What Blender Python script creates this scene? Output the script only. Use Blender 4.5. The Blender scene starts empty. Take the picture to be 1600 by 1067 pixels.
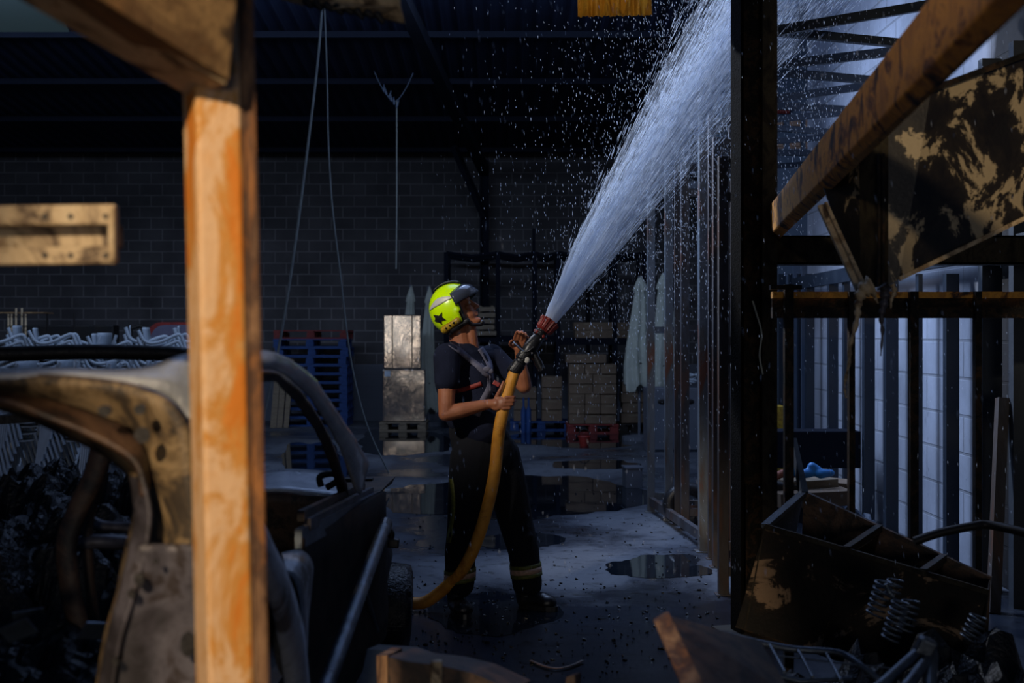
import bpy, bmesh, math, random
from mathutils import Vector, Matrix, Euler, noise
from mathutils.bvhtree import BVHTree
random.seed(7)
SC = bpy.context.scene
COL = SC.collection
# ------------------------------------------------------------------ camera
F = 2000.0; HOR = 521.0; CAMH = 1.55          # focal length and horizon in pixels of the 1600x1067 frame
cd = bpy.data.cameras.new('camera'); cam = bpy.data.objects.new('camera', cd); COL.objects.link(cam)
cam.location = (0, 0, CAMH); cam.rotation_euler = (math.pi/2, 0, 0)
cd.sensor_width = 36; cd.lens = 36*F/1600; cd.shift_y = -(533.5-HOR)/1600
cd.clip_start = 0.1; cd.clip_end = 200
cd.dof.use_dof = True; cd.dof.focus_distance = 7.3; cd.dof.aperture_fstop = 3.2
SC.camera = cam
SC.view_settings.view_transform = 'Standard'; SC.view_settings.look = 'None'
SC.view_settings.exposure = 0.0; SC.view_settings.gamma = 1; SC.view_settings.use_curve_mapping = False
# ------------------------------------------------------------------ sky and light
W = bpy.data.worlds.new('overcast_sky'); SC.world = W; W.use_nodes = True
bg = W.node_tree.nodes['Background']
bg.inputs[0].default_value = (0.26, 0.48, 1.0, 1); bg.inputs[1].default_value = 0.055
def lamp(name, kind, loc, target, energy, color, **kw):
    l = bpy.data.lights.new(name, kind); o = bpy.data.objects.new(name, l); COL.objects.link(o)
    o.location = loc; o.rotation_euler = (Vector(target)-Vector(loc)).to_track_quat('-Z', 'Y').to_euler()
    l.energy = energy; l.color = color
    for k, v in kw.items(): setattr(l, k, v)
    return o
# warm sun patch that falls past the burnt roof on to the nearest post
lamp('sun_patch_on_post', 'SPOT', (-1.25, -1.7, 3.4), (-0.42, 2.0, 1.28), 660, (1.0, 0.78, 0.52), spot_size=math.radians(33), spot_blend=0.5, shadow_soft_size=0.05).scale = (0.42, 1, 1)
# sun patch through the open roof on to the firefighter's head and shoulders
lamp('sun_patch_on_firefighter', 'SPOT', (-3.0, 3.4, 4.25), (-0.32, 7.2, 1.42), 820, (1.0, 0.93, 0.84), spot_size=math.radians(15), spot_blend=0.9, shadow_soft_size=0.12)
# daylight through the open gate behind the camera
lamp('gate_daylight', 'AREA', (0.0, -15.0, 1.5), (0, 10, 1.2), 170, (1.0, 0.93, 0.84), shape='RECTANGLE', size=2.8, size_y=2.4)
# daylight through the open roof above the hose jet
lamp('roof_hole_daylight', 'AREA', (0.6, 9.8, 7.5), (0.6, 8.6, 0), 150, (0.38, 0.55, 1.0), shape='RECTANGLE', size=5, size_y=4)
lamp('jet_fill_spot', 'SPOT', (-3.4, 11.2, 6.1), (1.15, 7.5, 3.0), 2900, (0.84, 0.89, 1.0), spot_size=math.radians(33), spot_blend=0.9, shadow_soft_size=0.1)  # spot added to brighten the spray

# fill light added below the far roof to brighten the back wall
lamp('far_fill', 'AREA', (-3.5, 13.9, 5.42), (-3.0, 21.0, 1.6), 290, (0.50, 0.66, 1.0), shape='RECTANGLE', size=11, size_y=1.2)
# area light added to lift the whitewashed wall
lamp('white_wall_fill', 'AREA', (0.2, 10.8, 4.6), (3.0, 9.0, 1.0), 100, (0.48, 0.64, 1.0), shape='RECTANGLE', size=3, size_y=2, spread=math.radians(84))
# low warm sun patch that catches the diagonal beam and the hopper
lamp('sun_patch_on_diagonal', 'SPOT', (-0.6, -1.8, 3.0), (1.85, 4.0, 2.75), 620, (1.0, 0.78, 0.50), spot_size=math.radians(22), spot_blend=0.6, shadow_soft_size=0.08)

# ------------------------------------------------------------------ helpers
def P(x, y, d): return Vector(((x-800)/F*d, d, CAMH-(y-HOR)/F*d))
def G(x, d): return Vector(((x-800)/F*d, d, 0))
V = Vector
class MB:
    def __init__(s): s.v = []; s.f = []; s.sm = []
    def add(s, vs, fs, smooth=False):
        n = len(s.v); s.v += [Vector(v) for v in vs]
        for f in fs: s.f.append([i+n for i in f]); s.sm.append(smooth)
        return s
    def box(s, c, size, rot=None):
        c = Vector(c); hx, hy, hz = [a/2 for a in size]
        R = Euler(rot).to_matrix() if rot else Matrix.Identity(3)
        vs = [c + R @ Vector((sx*hx, sy*hy, sz*hz)) for sx in (-1, 1) for sy in (-1, 1) for sz in (-1, 1)]
        return s.add(vs, [(0,1,3,2),(4,6,7,5),(0,4,5,1),(2,3,7,6),(0,2,6,4),(1,5,7,3)])
    def beam(s, a, b, w, h, up=(0,0,1), w2=None, h2=None):
        a = Vector(a); b = Vector(b); d = (b-a).normalized(); up = Vector(up)
        if abs(d.dot(up)) > .97: up = Vector((0,1,0))
        x = d.cross(up).normalized(); z = x.cross(d).normalized()
        vs = []
        for p, ww, hh in ((a, w, h), (b, w2 or w, h2 or h)):
            for sx, sz in ((-1,-1),(1,-1),(1,1),(-1,1)): vs.append(p + x*sx*ww/2 + z*sz*hh/2)
        return s.add(vs, [(3,2,1,0),(4,5,6,7),(0,1,5,4),(1,2,6,5),(2,3,7,6),(3,0,4,7)])
    def tube(s, pts, r, n=10, flat=1.0, cap=True, smooth=True, up=None):
        pts = [Vector(p) for p in pts]; m = len(pts)
        if not isinstance(r, (list, tuple)): r = [r]*m
        vs = []; prev = None
        for i, p in enumerate(pts):
            t = (pts[min(i+1, m-1)]-pts[max(i-1, 0)]).normalized()
            if prev is None:
                u = Vector(up) if up else (Vector((0,0,1)) if abs(t.z) < .9 else Vector((0,1,0)))
            else: u = prev
            x = t.cross(u)
            if x.length < 1e-5: x = t.cross(Vector((1,0,0)))
            x.normalize(); u = x.cross(t).normalized(); prev = u
            for k in range(n):
                a = 2*math.pi*k/n; vs.append(p + x*math.cos(a)*r[i] + u*math.sin(a)*r[i]*flat)
        fs = []
        for i in range(m-1):
            for k in range(n): fs.append((i*n+k, i*n+(k+1)%n, (i+1)*n+(k+1)%n, (i+1)*n+k))
        s.add(vs, fs, smooth)
        if cap:
            s.add(vs[:n], [list(range(n))[::-1]]); s.add(vs[-n:], [list(range(n))])
        return s
    def prism(s, pts, ext, caps=True):
        pts = [Vector(p) for p in pts]; e = Vector(ext); n = len(pts)
        s.add(pts + [p+e for p in pts], ([list(range(n)), list(range(n, 2*n))[::-1]] if caps else []) + [(i, i+n, (i+1)%n+n, (i+1)%n) for i in range(n)])
        return s
    def ring(s, rings, smooth=True, caps=True):
        n = len(rings[0]); vs = [p for r in rings for p in r]; fs = []
        for i in range(len(rings)-1):
            for k in range(n): fs.append((i*n+k, i*n+(k+1)%n, (i+1)*n+(k+1)%n, (i+1)*n+k))
        s.add(vs, fs, smooth)
        if caps: s.add(rings[0], [list(range(n))[::-1]], smooth); s.add(rings[-1], [list(range(n))], smooth)
        return s
    def ell(s, c, r, R=None, nu=16, nv=10):
        c = Vector(c); R = R or Matrix.Identity(3); vs = []
        for j in range(nv+1):
            th = math.pi*(j+.0001)/(nv+.0002)
            for k in range(nu):
                a = 2*math.pi*k/nu
                vs.append(c + R @ Vector((r[0]*math.sin(th)*math.cos(a), r[1]*math.sin(th)*math.sin(a), r[2]*math.cos(th))))
        fs = [(j*nu+k, (j+1)*nu+k, (j+1)*nu+(k+1)%nu, j*nu+(k+1)%nu) for j in range(nv) for k in range(nu)]
        return s.add(vs, fs, True)
    def cap(s, a, b, ra, rb, n=14, k=4):
        """tapered capsule"""
        a = Vector(a); b = Vector(b); t = (b-a).normalized(); pts = []; rr = []
        for i in range(k): q = math.pi/2*(1-i/k); pts.append(a - t*ra*math.sin(q)); rr.append(max(ra*math.cos(q), ra*.03))
        pts += [a, b]; rr += [ra, rb]
        for i in range(1, k+1): q = math.pi/2*i/k; pts.append(b + t*rb*math.sin(q)); rr.append(max(rb*math.cos(q), rb*.03))
        return s.tube(pts, rr, n)
    def mesh(s, name, org=(0,0,0)):
        me = bpy.data.meshes.new(name); org = Vector(org)
        me.from_pydata([v-org for v in s.v], [], s.f)
        for p, q in zip(me.polygons, s.sm): p.use_smooth = q
        me.update(); return me
    def build(s, name, m, parent=None, org=None, bevel=0, label=None, solid=0, fixn=True):
        if org is None:
            if parent is not None: org = parent['_o'].to_list() if hasattr(parent['_o'], 'to_list') else list(parent['_o'])
            else:
                xs = [v.x for v in s.v]; ys = [v.y for v in s.v]; zs = [v.z for v in s.v]
                org = ((min(xs)+max(xs))/2, (min(ys)+max(ys))/2, min(zs))
        me = s.mesh(name, org); o = bpy.data.objects.new(name, me); COL.objects.link(o)
        o['_o'] = list(org)
        if parent is None: o.location = org
        else: o.parent = parent
        if fixn:
            bm = bmesh.new(); bm.from_mesh(me); bmesh.ops.recalc_face_normals(bm, faces=bm.faces); bm.to_mesh(me); bm.free()
        if m: me.materials.append(m)
        if solid: q = o.modifiers.new('thickness', 'SOLIDIFY'); q.thickness = solid; q.offset = 0
        if bevel: q = o.modifiers.new('edge', 'BEVEL'); q.width = bevel; q.segments = 2; q.limit_method = 'ANGLE'
        if label: o['label'] = label
        return o
def tag(o, label, cat, group=None, kind=None):
    o['label'] = label; o['category'] = cat
    if group: o['group'] = group
    if kind: o['kind'] = kind
    return o
def thing(name, label, cat, loc=(0,0,0), group=None):
    o = bpy.data.objects.new(name, None); COL.objects.link(o); o.location = loc; o['_o'] = list(loc)
    o.empty_display_size = .1
    return tag(o, label, cat, group)
def dup(root, loc, rot=None, label=None, group=None):
    def cp(o, par):
        c = o.copy(); COL.objects.link(c); c.parent = par
        for ch in list(o.children): cp(ch, c)
        return c
    r = cp(root, None); r.location = loc
    if rot is not None: r.rotation_euler = rot
    if label: r['label'] = label
    if group: r['group'] = group
    return r
def struct(o): o['kind'] = 'structure'; return o
def voxel(mb, name, mat, parent, size, smooth=4, fac=.5, label=None):
    """fuse overlapping shapes into one continuous smooth surface"""
    me = mb.mesh(name); t = bpy.data.objects.new('tmp', me); COL.objects.link(t)
    q = t.modifiers.new('r', 'REMESH'); q.mode = 'VOXEL'; q.voxel_size = size; q.use_smooth_shade = True
    q = t.modifiers.new('s', 'SMOOTH'); q.iterations = smooth; q.factor = fac
    dg = bpy.context.evaluated_depsgraph_get(); dg.update()
    me2 = bpy.data.meshes.new_from_object(t.evaluated_get(dg)); me2.name = name
    bpy.data.objects.remove(t); bpy.data.meshes.remove(me)
    org = Vector(parent['_o']) if parent is not None else Vector((0,0,0))
    bv = BVHTree.FromPolygons([v.co.copy() for v in me2.vertices], [list(p.vertices) for p in me2.polygons])
    me2.transform(Matrix.Translation(-org)); me2.materials.clear(); me2.materials.append(mat)
    for p in me2.polygons: p.use_smooth = True
    o = bpy.data.objects.new(name, me2); COL.objects.link(o); o.parent = parent; o['_o'] = list(org)
    if label: o['label'] = label
    return o, bv
def spline(pts, n=8):
    pts = [Vector(p) for p in pts]; out = []
    for i in range(len(pts)-1):
        p0 = pts[max(i-1, 0)]; p1 = pts[i]; p2 = pts[i+1]; p3 = pts[min(i+2, len(pts)-1)]
        for k in range(n):
            t = k/n
            out.append(.5*((2*p1)+(p2-p0)*t+(2*p0-5*p1+4*p2-p3)*t*t+(3*p1-p0-3*p2+p3)*t**3))
    out.append(pts[-1]); return out

# ------------------------------------------------------------------ materials
class NT:
    def __init__(s, name):
        s.m = bpy.data.materials.new(name); s.m.use_nodes = True; s.t = s.m.node_tree; s.n = s.t.nodes; s.l = s.t.links
        s.b = s.n['Principled BSDF']; s.out = s.n['Material Output']
        s.tc = s.n.new('ShaderNodeTexCoord')
    def new(s, t, **kw):
        q = s.n.new(t)
        for k, v in kw.items(): setattr(q, k, v)
        return q
    def link(s, a, b): s.l.new(a, b)
    def noise(s, scale, detail=5, rough=.6, sc=(1,1,1), loc=(0,0,0), dist=0):
        mp = s.new('ShaderNodeMapping'); mp.inputs['Scale'].default_value = sc; mp.inputs['Location'].default_value = loc
        s.link(s.tc.outputs['Object'], mp.inputs[0])
        q = s.new('ShaderNodeTexNoise'); q.inputs['Scale'].default_value = scale; q.inputs['Detail'].default_value = detail
        q.inputs['Roughness'].default_value = rough; q.inputs['Distortion'].default_value = dist
        s.link(mp.outputs[0], q.inputs['Vector']); return q.outputs['Fac']
    def ramp(s, src, stops, interp='LINEAR'):
        q = s.new('ShaderNodeValToRGB'); cr = q.color_ramp; cr.interpolation = interp
        while len(cr.elements) < len(stops): cr.elements.new(.5)
        for e, (p, c) in zip(cr.elements, stops):
            e.position = p; e.color = (c, c, c, 1) if isinstance(c, (int, float)) else (*c, 1)
        s.link(src, q.inputs[0]); return q.outputs[0]
    def mix(s, f, a, b, mode='MIX'):
        q = s.new('ShaderNodeMix', data_type='RGBA', blend_type=mode)
        for v, i in ((f, 0), (a, 6), (b, 7)):
            if isinstance(v, (int, float)): q.inputs[i].default_value = v if i == 0 else (v, v, v, 1)
            elif isinstance(v, tuple): q.inputs[i].default_value = (*v, 1)
            else: s.link(v, q.inputs[i])
        return q.outputs[2]
    def bump(s, h, st, dist=.01, prev=None):
        q = s.new('ShaderNodeBump'); q.inputs['Strength'].default_value = st; q.inputs['Distance'].default_value = dist
        s.link(h, q.inputs['Height'])
        if prev: s.link(prev, q.inputs['Normal'])
        s.link(q.outputs[0], s.b.inputs['Normal']); return q.outputs[0]
    def set(s, **kw):
        mp = dict(col='Base Color', rough='Roughness', metal='Metallic', coat='Coat Weight', spec='Specular IOR Level', alpha='Alpha', trans='Transmission Weight', coatr='Coat Roughness', aniso='Anisotropic')
        for k, v in kw.items():
            i = s.b.inputs[mp[k]]
            if isinstance(v, (int, float)): i.default_value = v
            elif isinstance(v, tuple): i.default_value = (*v, 1)
            else: s.link(v, i)
        return s
def plain(name, c, r=.5, m=0, c2=None, sc=6, bump=0, bs=30, spec=.5, coat=0, streak=(1,1,1)):
    t = NT(name)
    n = t.noise(sc, sc=streak)
    c2 = c2 or tuple(a*.55 for a in c)
    t.set(col=t.ramp(n, [(.35, c), (.68, c2)]), rough=t.ramp(n, [(.3, r), (.75, min(1, r*1.3))]), metal=m, spec=spec, coat=coat, coatr=.1)
    if bump: t.bump(t.noise(bs, 4), bump)
    return t.m
def patches(name, cols, sc=5, rough=.6, metal=0, bump=.4, bs=40, th=(.40,.48,.56,.62), streak=(1,1,1), spec=.5, loc=(0,0,0), dist=.6):
    """several colours broken up in ragged patches: rust, soot, bare metal"""
    t = NT(name); n = t.noise(sc, 9, .68, streak, loc, dist)
    t.set(col=t.ramp(n, list(zip(th, cols))), rough=rough, metal=metal, spec=spec)
    if bump: t.bump(t.noise(bs, 6, .7), bump, .006)
    return t.m
M = {}
M['post_rust'] = patches('peeling_orange_paint', [(.78,.24,.02),(.72,.33,.07),(.90,.58,.33),(.84,.44,.17)], 9, .7, 0, .5, 50, (.41,.48,.54,.68), (1,1,.5))
M['post_side'] = patches('burnt_rust_side', [(.42,.17,.05),(.10,.05,.03),(.30,.16,.08),(.50,.30,.16)], 9, .7, 0, .5, 50, (.36,.46,.54,.64), (1,1,.4))
M['beam_rust'] = patches('burnt_brown_beam', [(.30,.15,.05),(.16,.085,.035),(.40,.24,.10),(.07,.04,.02)], 4, .75, 0, .6, 60)
M['diag_rust'] = patches('orange_rust_and_char', [(.025,.014,.010),(.30,.11,.015),(.80,.36,.04),(.42,.17,.03)], 7, .65, 0, .5, 50, (.39,.44,.50,.66))
M['hopper'] = patches('sooty_sheet_with_bare_patches', [(.010,.008,.007),(.022,.017,.012),(.42,.33,.20),(.36,.28,.17)], 6.5, .42, .05, .3, 60, (.40,.53,.56,.72), (1,1,.8), .5, (3.1,0,1.3), .45)
M['trough'] = patches('burnt_sheet_with_flaked_patch', [(.004,.0035,.003),(.009,.007,.005),(.018,.011,.006),(.26,.17,.10)], 3.4, .6, .0, .4, 60, (.40,.50,.575,.60), (1,1,1), .2, (1.0,0,4.2), .9)
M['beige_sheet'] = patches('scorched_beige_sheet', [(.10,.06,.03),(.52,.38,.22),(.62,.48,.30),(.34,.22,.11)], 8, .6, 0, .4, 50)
M['orange_sheet'] = patches('lit_orange_sheet', [(.75,.30,.02),(.9,.42,.04),(.5,.2,.02),(.85,.5,.08)], 10, .5, 0, .2, 50, streak=(1,1,.3))
M['black_steel'] = patches('wet_charred_steel', [(.006,.006,.006),(.012,.010,.009),(.05,.028,.014),(.018,.014,.010)], 14, .32, 0, .9, 90, (.4,.5,.58,.64), spec=.16)
M['soot_matte'] = plain('matte_sooty_steel', (.0025,.0025,.003), .9, 0, (.006,.005,.004), 9, .6, 90, .05)
M['black_steel_b'] = patches('wet_brown_steel', [(.012,.010,.008),(.03,.024,.016),(.055,.045,.028),(.02,.016,.010)], 10, .45, 0, 1.0, 120, (.38,.47,.56,.64), (1,1,.5), .2)
M['blue_steel'] = plain('dark_blue_painted_steel', (.012,.020,.034), .5, 0, (.02,.03,.045), 4, .15, 60)
M['navy_rack'] = plain('navy_rack_steel', (.004,.006,.012), .8, 0, (.007,.009,.016), 4, spec=.12)
M['galv'] = patches('galvanised_tube_with_rust', [(.16,.055,.03),(.11,.095,.085),(.13,.145,.16),(.17,.185,.20)], 3, .45, .1, .2, 60, (.36,.42,.5,.62), (1,1,.35))
M['galv_dark'] = patches('brown_weathered_steel', [(.09,.04,.025),(.045,.035,.032),(.06,.055,.06),(.09,.09,.10)], 4, .5, .1, .2, 60, (.38,.46,.54,.64), (1,1,.3))
M['car_grey'] = patches('burnt_grey_car_paint', [(.035,.030,.032),(.070,.062,.072),(.125,.115,.135),(.055,.042,.04)], 6.0, .45, .2, .25, 70)
M['car_pale'] = patches('pale_burnt_panel', [(.16,.14,.13),(.42,.42,.45),(.52,.53,.57),(.24,.20,.17)], 6, .4, .1, .25, 70)
M['car_silver'] = plain('wet_silver_car_paint', (.62,.65,.70), .22, .25, (.40,.42,.46), 10, .5, 150, .7, .5)
M['car_beige'] = patches('scorched_inner_frame', [(.05,.035,.022),(.19,.125,.06),(.30,.21,.11),(.34,.18,.06)], 9, .6, 0, .3, 60, (.42,.49,.55,.66))
M['car_brown'] = patches('burnt_brown_car_steel', [(.02,.012,.009),(.07,.035,.02),(.12,.065,.035),(.03,.02,.014)], 7, .5, 0, .4, 60)
M['door_char'] = patches('burnt_black_door', [(.004,.003,.003),(.012,.007,.005),(.025,.013,.008),(.008,.005,.004)], 5, .8, 0, .4, 60, spec=.15)
M['car_black'] = plain('charred_car_interior', (.006,.005,.005), .5, 0, (.014,.010,.008), 8, .5)
M['wet_char'] = plain('wet_black_ash', (.003,.0035,.005), .22, 0, (.006,.0065,.009), 20, .9, 60, spec=.35)
M['tube_wet'] = plain('wet_steel_tube', (.14,.17,.21), .22, .6, (.06,.07,.09), 12, .3, 200)
M['white_plastic'] = plain('white_plastic', (.50,.56,.62), .4, 0, (.36,.41,.46), 3)
M['skin'] = plain('tanned_skin', (.34,.125,.058), .40, 0, (.27,.09,.04), 14, .15, 90, .5)
M['navy_cloth'] = plain('navy_cotton', (.008,.011,.028), .85, 0, (.006,.008,.02), 10, .3, 140, .2)
M['trouser'] = plain('black_protective_cloth', (.0035,.004,.007), .85, 0, (.006,.0065,.010), 8, .5, 60, .25)
M['boot'] = plain('black_wet_leather', (.008,.008,.010), .3, 0, (.012,.012,.014), 8, .3, 40)
M['helmet'] = plain('fluorescent_yellow_shell', (.62,.95,.0), .22, 0, (.60,.92,.0), 2, 0, 10, .5, .4)
M['refl_grey'] = plain('pale_reflective_film', (.55,.53,.48), .35, 0, (.45,.43,.40), 5)
M['black_rubber'] = plain('black_rubber', (.01,.01,.012), .35, 0, (.016,.016,.02), 8)
M['visor'] = plain('dark_blue_grey_visor', (.045,.055,.085), .2, 0, (.03,.035,.05), 4, 0, 10, .6, .5)
M['gold'] = plain('amber_ear_cover', (.45,.30,.02), .3, 0, (.20,.10,.01), 40)
M['strap'] = plain('grey_webbing', (.11,.105,.15), .7, 0, (.08,.078,.11), 30, .3, 200)
M['red_band'] = plain('red_webbing', (.22,.02,.012), .6, 0, (.12,.012,.01), 10)
M['red_plastic'] = plain('red_nozzle_rubber', (.30,.03,.022), .4, 0, (.16,.015,.012), 12)
M['hose'] = patches('orange_hose_jacket', [(.50,.19,.015),(.60,.25,.02),(.66,.29,.03),(.45,.16,.012)], 6, .5, 0, .4, 260, streak=(1,1,1))
M['hi_vis'] = plain('fluorescent_trim', (.13,.13,.012), .5, 0, (.05,.06,.01), 60)
M['silver_trim'] = plain('silver_reflective_trim', (.50,.32,.23), .4, 0, (.28,.17,.12), 60)
M['box_card'] = plain('brown_cardboard', (.19,.135,.09), .8, 0, (.14,.10,.07), 5, .1, 50, .2)
M['wood'] = plain('pale_pallet_wood', (.24,.19,.13), .8, 0, (.15,.115,.08), 6, .2, 50, .2, streak=(1,1,8))
M['pal_blue'] = plain('blue_painted_wood', (.010,.055,.20), .6, 0, (.007,.035,.14), 5, .2)
M['pal_red'] = plain('red_painted_wood', (.20,.02,.016), .6, 0, (.12,.012,.010), 5, .2)
M['canvas'] = plain('cream_parasol_canvas', (.48,.50,.42), .8, 0, (.36,.38,.33), 3, .3, 20, .2)
M['dark_iron'] = plain('dark_iron', (.012,.012,.014), .45, .3, (.02,.016,.012), 6)
M['rope'] = plain('grey_green_cable', (.20,.22,.20), .6, 0, (.14,.15,.15), 6)
M['lavender'] = plain('lavender_table_top', (.13,.12,.17), .6, 0, (.10,.09,.14), 3)
M['cabinet'] = plain('grey_cabinet_paint', (.12,.13,.16), .5, 0, (.09,.10,.12), 3)
M['bluebag'] = plain('bright_blue_plastic', (.02,.22,.55), .35, 0, (.03,.15,.40), 10)
M['pinkish'] = plain('salmon_cloth', (.40,.14,.09), .7, 0, (.28,.10,.07), 10)
M['grey_cloth'] = plain('blue_grey_tarpaulin', (.06,.085,.13), .5, 0, (.04,.06,.10), 6, .5, 12)
M['facade'] = plain('blue_grey_facade', (.16,.20,.27), .7, 0, (.13,.17,.23), 1.5)
M['salmon'] = plain('salmon_panel', (.60,.36,.24), .7, 0, (.5,.3,.2), 3)
# shrink wrap
t = NT('glossy_shrink_wrap'); n = t.noise(3.5, 4, .6, (1,1,.6), dist=1.5)
t.set(col=(.30,.25,.21), rough=.13, spec=.8, coat=1.0, coatr=.06, metal=.75); t.bump(n, 1.0, .011, t.bump(t.noise(14, 3, .6, (1,1,.5)), .5, .0015)); M['wrap'] = t.m
# concrete floor
t = NT('wet_concrete'); n = t.noise(.55, 9, .62, dist=.4); n2 = t.noise(9, 8, .7); n3 = t.noise(60, 3)
base = t.ramp(n, [(.40, (.030,.034,.045)), (.47, (.055,.062,.080)), (.60, (.105,.115,.135))])
spk = t.ramp(n2, [(.36, .25), (.46, 1.0)])
sp = t.new('ShaderNodeSeparateXYZ'); t.link(t.tc.outputs['Object'], sp.inputs[0])
ad = t.new('ShaderNodeMath', operation='MULTIPLY_ADD'); t.link(t.noise(.9, 6), ad.inputs[0]); ad.inputs[1].default_value = 2.6; t.link(sp.outputs[1], ad.inputs[2])
wet = t.new('ShaderNodeMapRange'); t.link(ad.outputs[0], wet.inputs[0]); wet.inputs[1].default_value = 8.6; wet.inputs[2].default_value = 9.3; wet.inputs[3].default_value = 1; wet.inputs[4].default_value = 0
c = t.mix(1.0, base, spk, 'MULTIPLY'); c = t.mix(wet.outputs[0], c, t.mix(1.0, c, (.20,.25,.34), 'MULTIPLY'))
t.set(col=c, rough=t.mix(wet.outputs[0], t.ramp(n, [(.38, .10), (.50, .55), (.7, .8)]), .22), spec=.5)
t.bump(n2, .35, .01, t.bump(n3, .15, .003)); M['floor'] = t.m
# puddle
t = NT('puddle_water'); t.set(col=(.006,.009,.014), rough=.03, spec=.6); t.bump(t.noise(3, 2), .06, .01); M['water'] = t.m
# block wall
def blockwall(name, c1, c2, mortar, axis, w=.4, h=.2, dark=None):
    t = NT(name); sep = t.new('ShaderNodeSeparateXYZ'); t.link(t.tc.outputs['Object'], sep.inputs[0])
    cmb = t.new('ShaderNodeCombineXYZ'); t.link(sep.outputs[axis], cmb.inputs[0]); t.link(sep.outputs[2], cmb.inputs[1])
    br = t.new('ShaderNodeTexBrick'); br.inputs['Scale'].default_value = 1
    br.inputs['Brick Width'].default_value = w; br.inputs['Row Height'].default_value = h; br.inputs['Mortar Size'].default_value = .012; br.inputs['Mortar Smooth'].default_value = .4
    br.inputs['Color1'].default_value = (*c1, 1); br.inputs['Color2'].default_value = (*c2, 1); br.inputs['Mortar'].default_value = (*mortar, 1)
    t.link(cmb.outputs[0], br.inputs['Vector'])
    n = t.noise(1.2, 7, .6); stain = t.ramp(n, [(.3, .55), (.7, 1.1)])
    mort = t.ramp(t.noise(2.1, 5), [(.48, 0.0), (.62, 1.0)])
    c = t.mix(1.0, br.outputs['Color'], stain, 'MULTIPLY')
    c = t.mix(t.mix(1.0, br.outputs['Fac'], mort, 'MULTIPLY'), t.mix(1.0, c, 1.0, 'MULTIPLY'), mortar)
    t.sep = sep; t.c = c
    inv = t.new('ShaderNodeMath', operation='SUBTRACT'); inv.inputs[0].default_value = 1; t.link(br.outputs['Fac'], inv.inputs[1])
    t.set(rough=.8, spec=.25); t.bump(inv.outputs[0], .5, .01, t.bump(t.noise(30, 4), .2, .005))
    return t
t = blockwall('sooty_block_wall', (.110,.104,.106), (.085,.08,.084), (.21,.20,.20), 0)
# lower course of the wall carries a paler paint band
mr = t.new('ShaderNodeMath', operation='LESS_THAN'); t.link(t.sep.outputs[2], mr.inputs[0]); mr.inputs[1].default_value = 1.0
c = t.mix(mr.outputs[0], t.c, (.15,.165,.20))
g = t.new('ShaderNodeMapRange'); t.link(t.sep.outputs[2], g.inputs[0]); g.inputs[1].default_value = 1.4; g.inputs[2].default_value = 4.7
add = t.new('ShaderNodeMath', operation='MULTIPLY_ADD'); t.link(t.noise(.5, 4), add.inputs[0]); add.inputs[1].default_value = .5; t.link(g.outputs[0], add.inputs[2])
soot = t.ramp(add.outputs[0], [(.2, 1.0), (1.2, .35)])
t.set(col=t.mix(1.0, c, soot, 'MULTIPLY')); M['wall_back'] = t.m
t = blockwall('whitewashed_block_wall', (.48,.50,.56), (.44,.46,.52), (.34,.35,.38), 1, .5, .25)
g = t.new('ShaderNodeMapRange'); t.link(t.sep.outputs[1], g.inputs[0]); g.inputs[1].default_value = -2.75; g.inputs[2].default_value = -2.2
nn = t.new('ShaderNodeMath', operation='MULTIPLY_ADD'); t.link(t.noise(2, 6), nn.inputs[0]); nn.inputs[1].default_value = .6; nn.inputs[2].default_value = -.3
ad = t.new('ShaderNodeMath', operation='ADD'); t.link(nn.outputs[0], ad.inputs[0]); t.link(g.outputs[0], ad.inputs[1])
t.set(col=t.mix(t.ramp(ad.outputs[0], [(.35, 0.0), (.65, 1.0)]), (.018,.017,.018), t.c)); M['wall_right'] = t.m
M['wall_left'] = blockwall('dark_block_wall', (.05,.048,.05), (.04,.04,.042), (.07,.07,.07), 1); M['wall_left'].set(col=M['wall_left'].c); M['wall_left'] = M['wall_left'].m
# roof sheet, its navy colour standing in for a veil of mist
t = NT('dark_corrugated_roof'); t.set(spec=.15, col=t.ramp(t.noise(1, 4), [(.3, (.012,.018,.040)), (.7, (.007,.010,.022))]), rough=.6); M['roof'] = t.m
t = NT('glowing_roof_sheet'); t.set(col=(.05,.07,.07), rough=.6); t.b.inputs['Emission Color'].default_value = (.30,.52,.55,1); t.b.inputs['Emission Strength'].default_value = .028; M['roof_glow'] = t.m  # emission paints the faintly lit stretch of far roof
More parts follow.
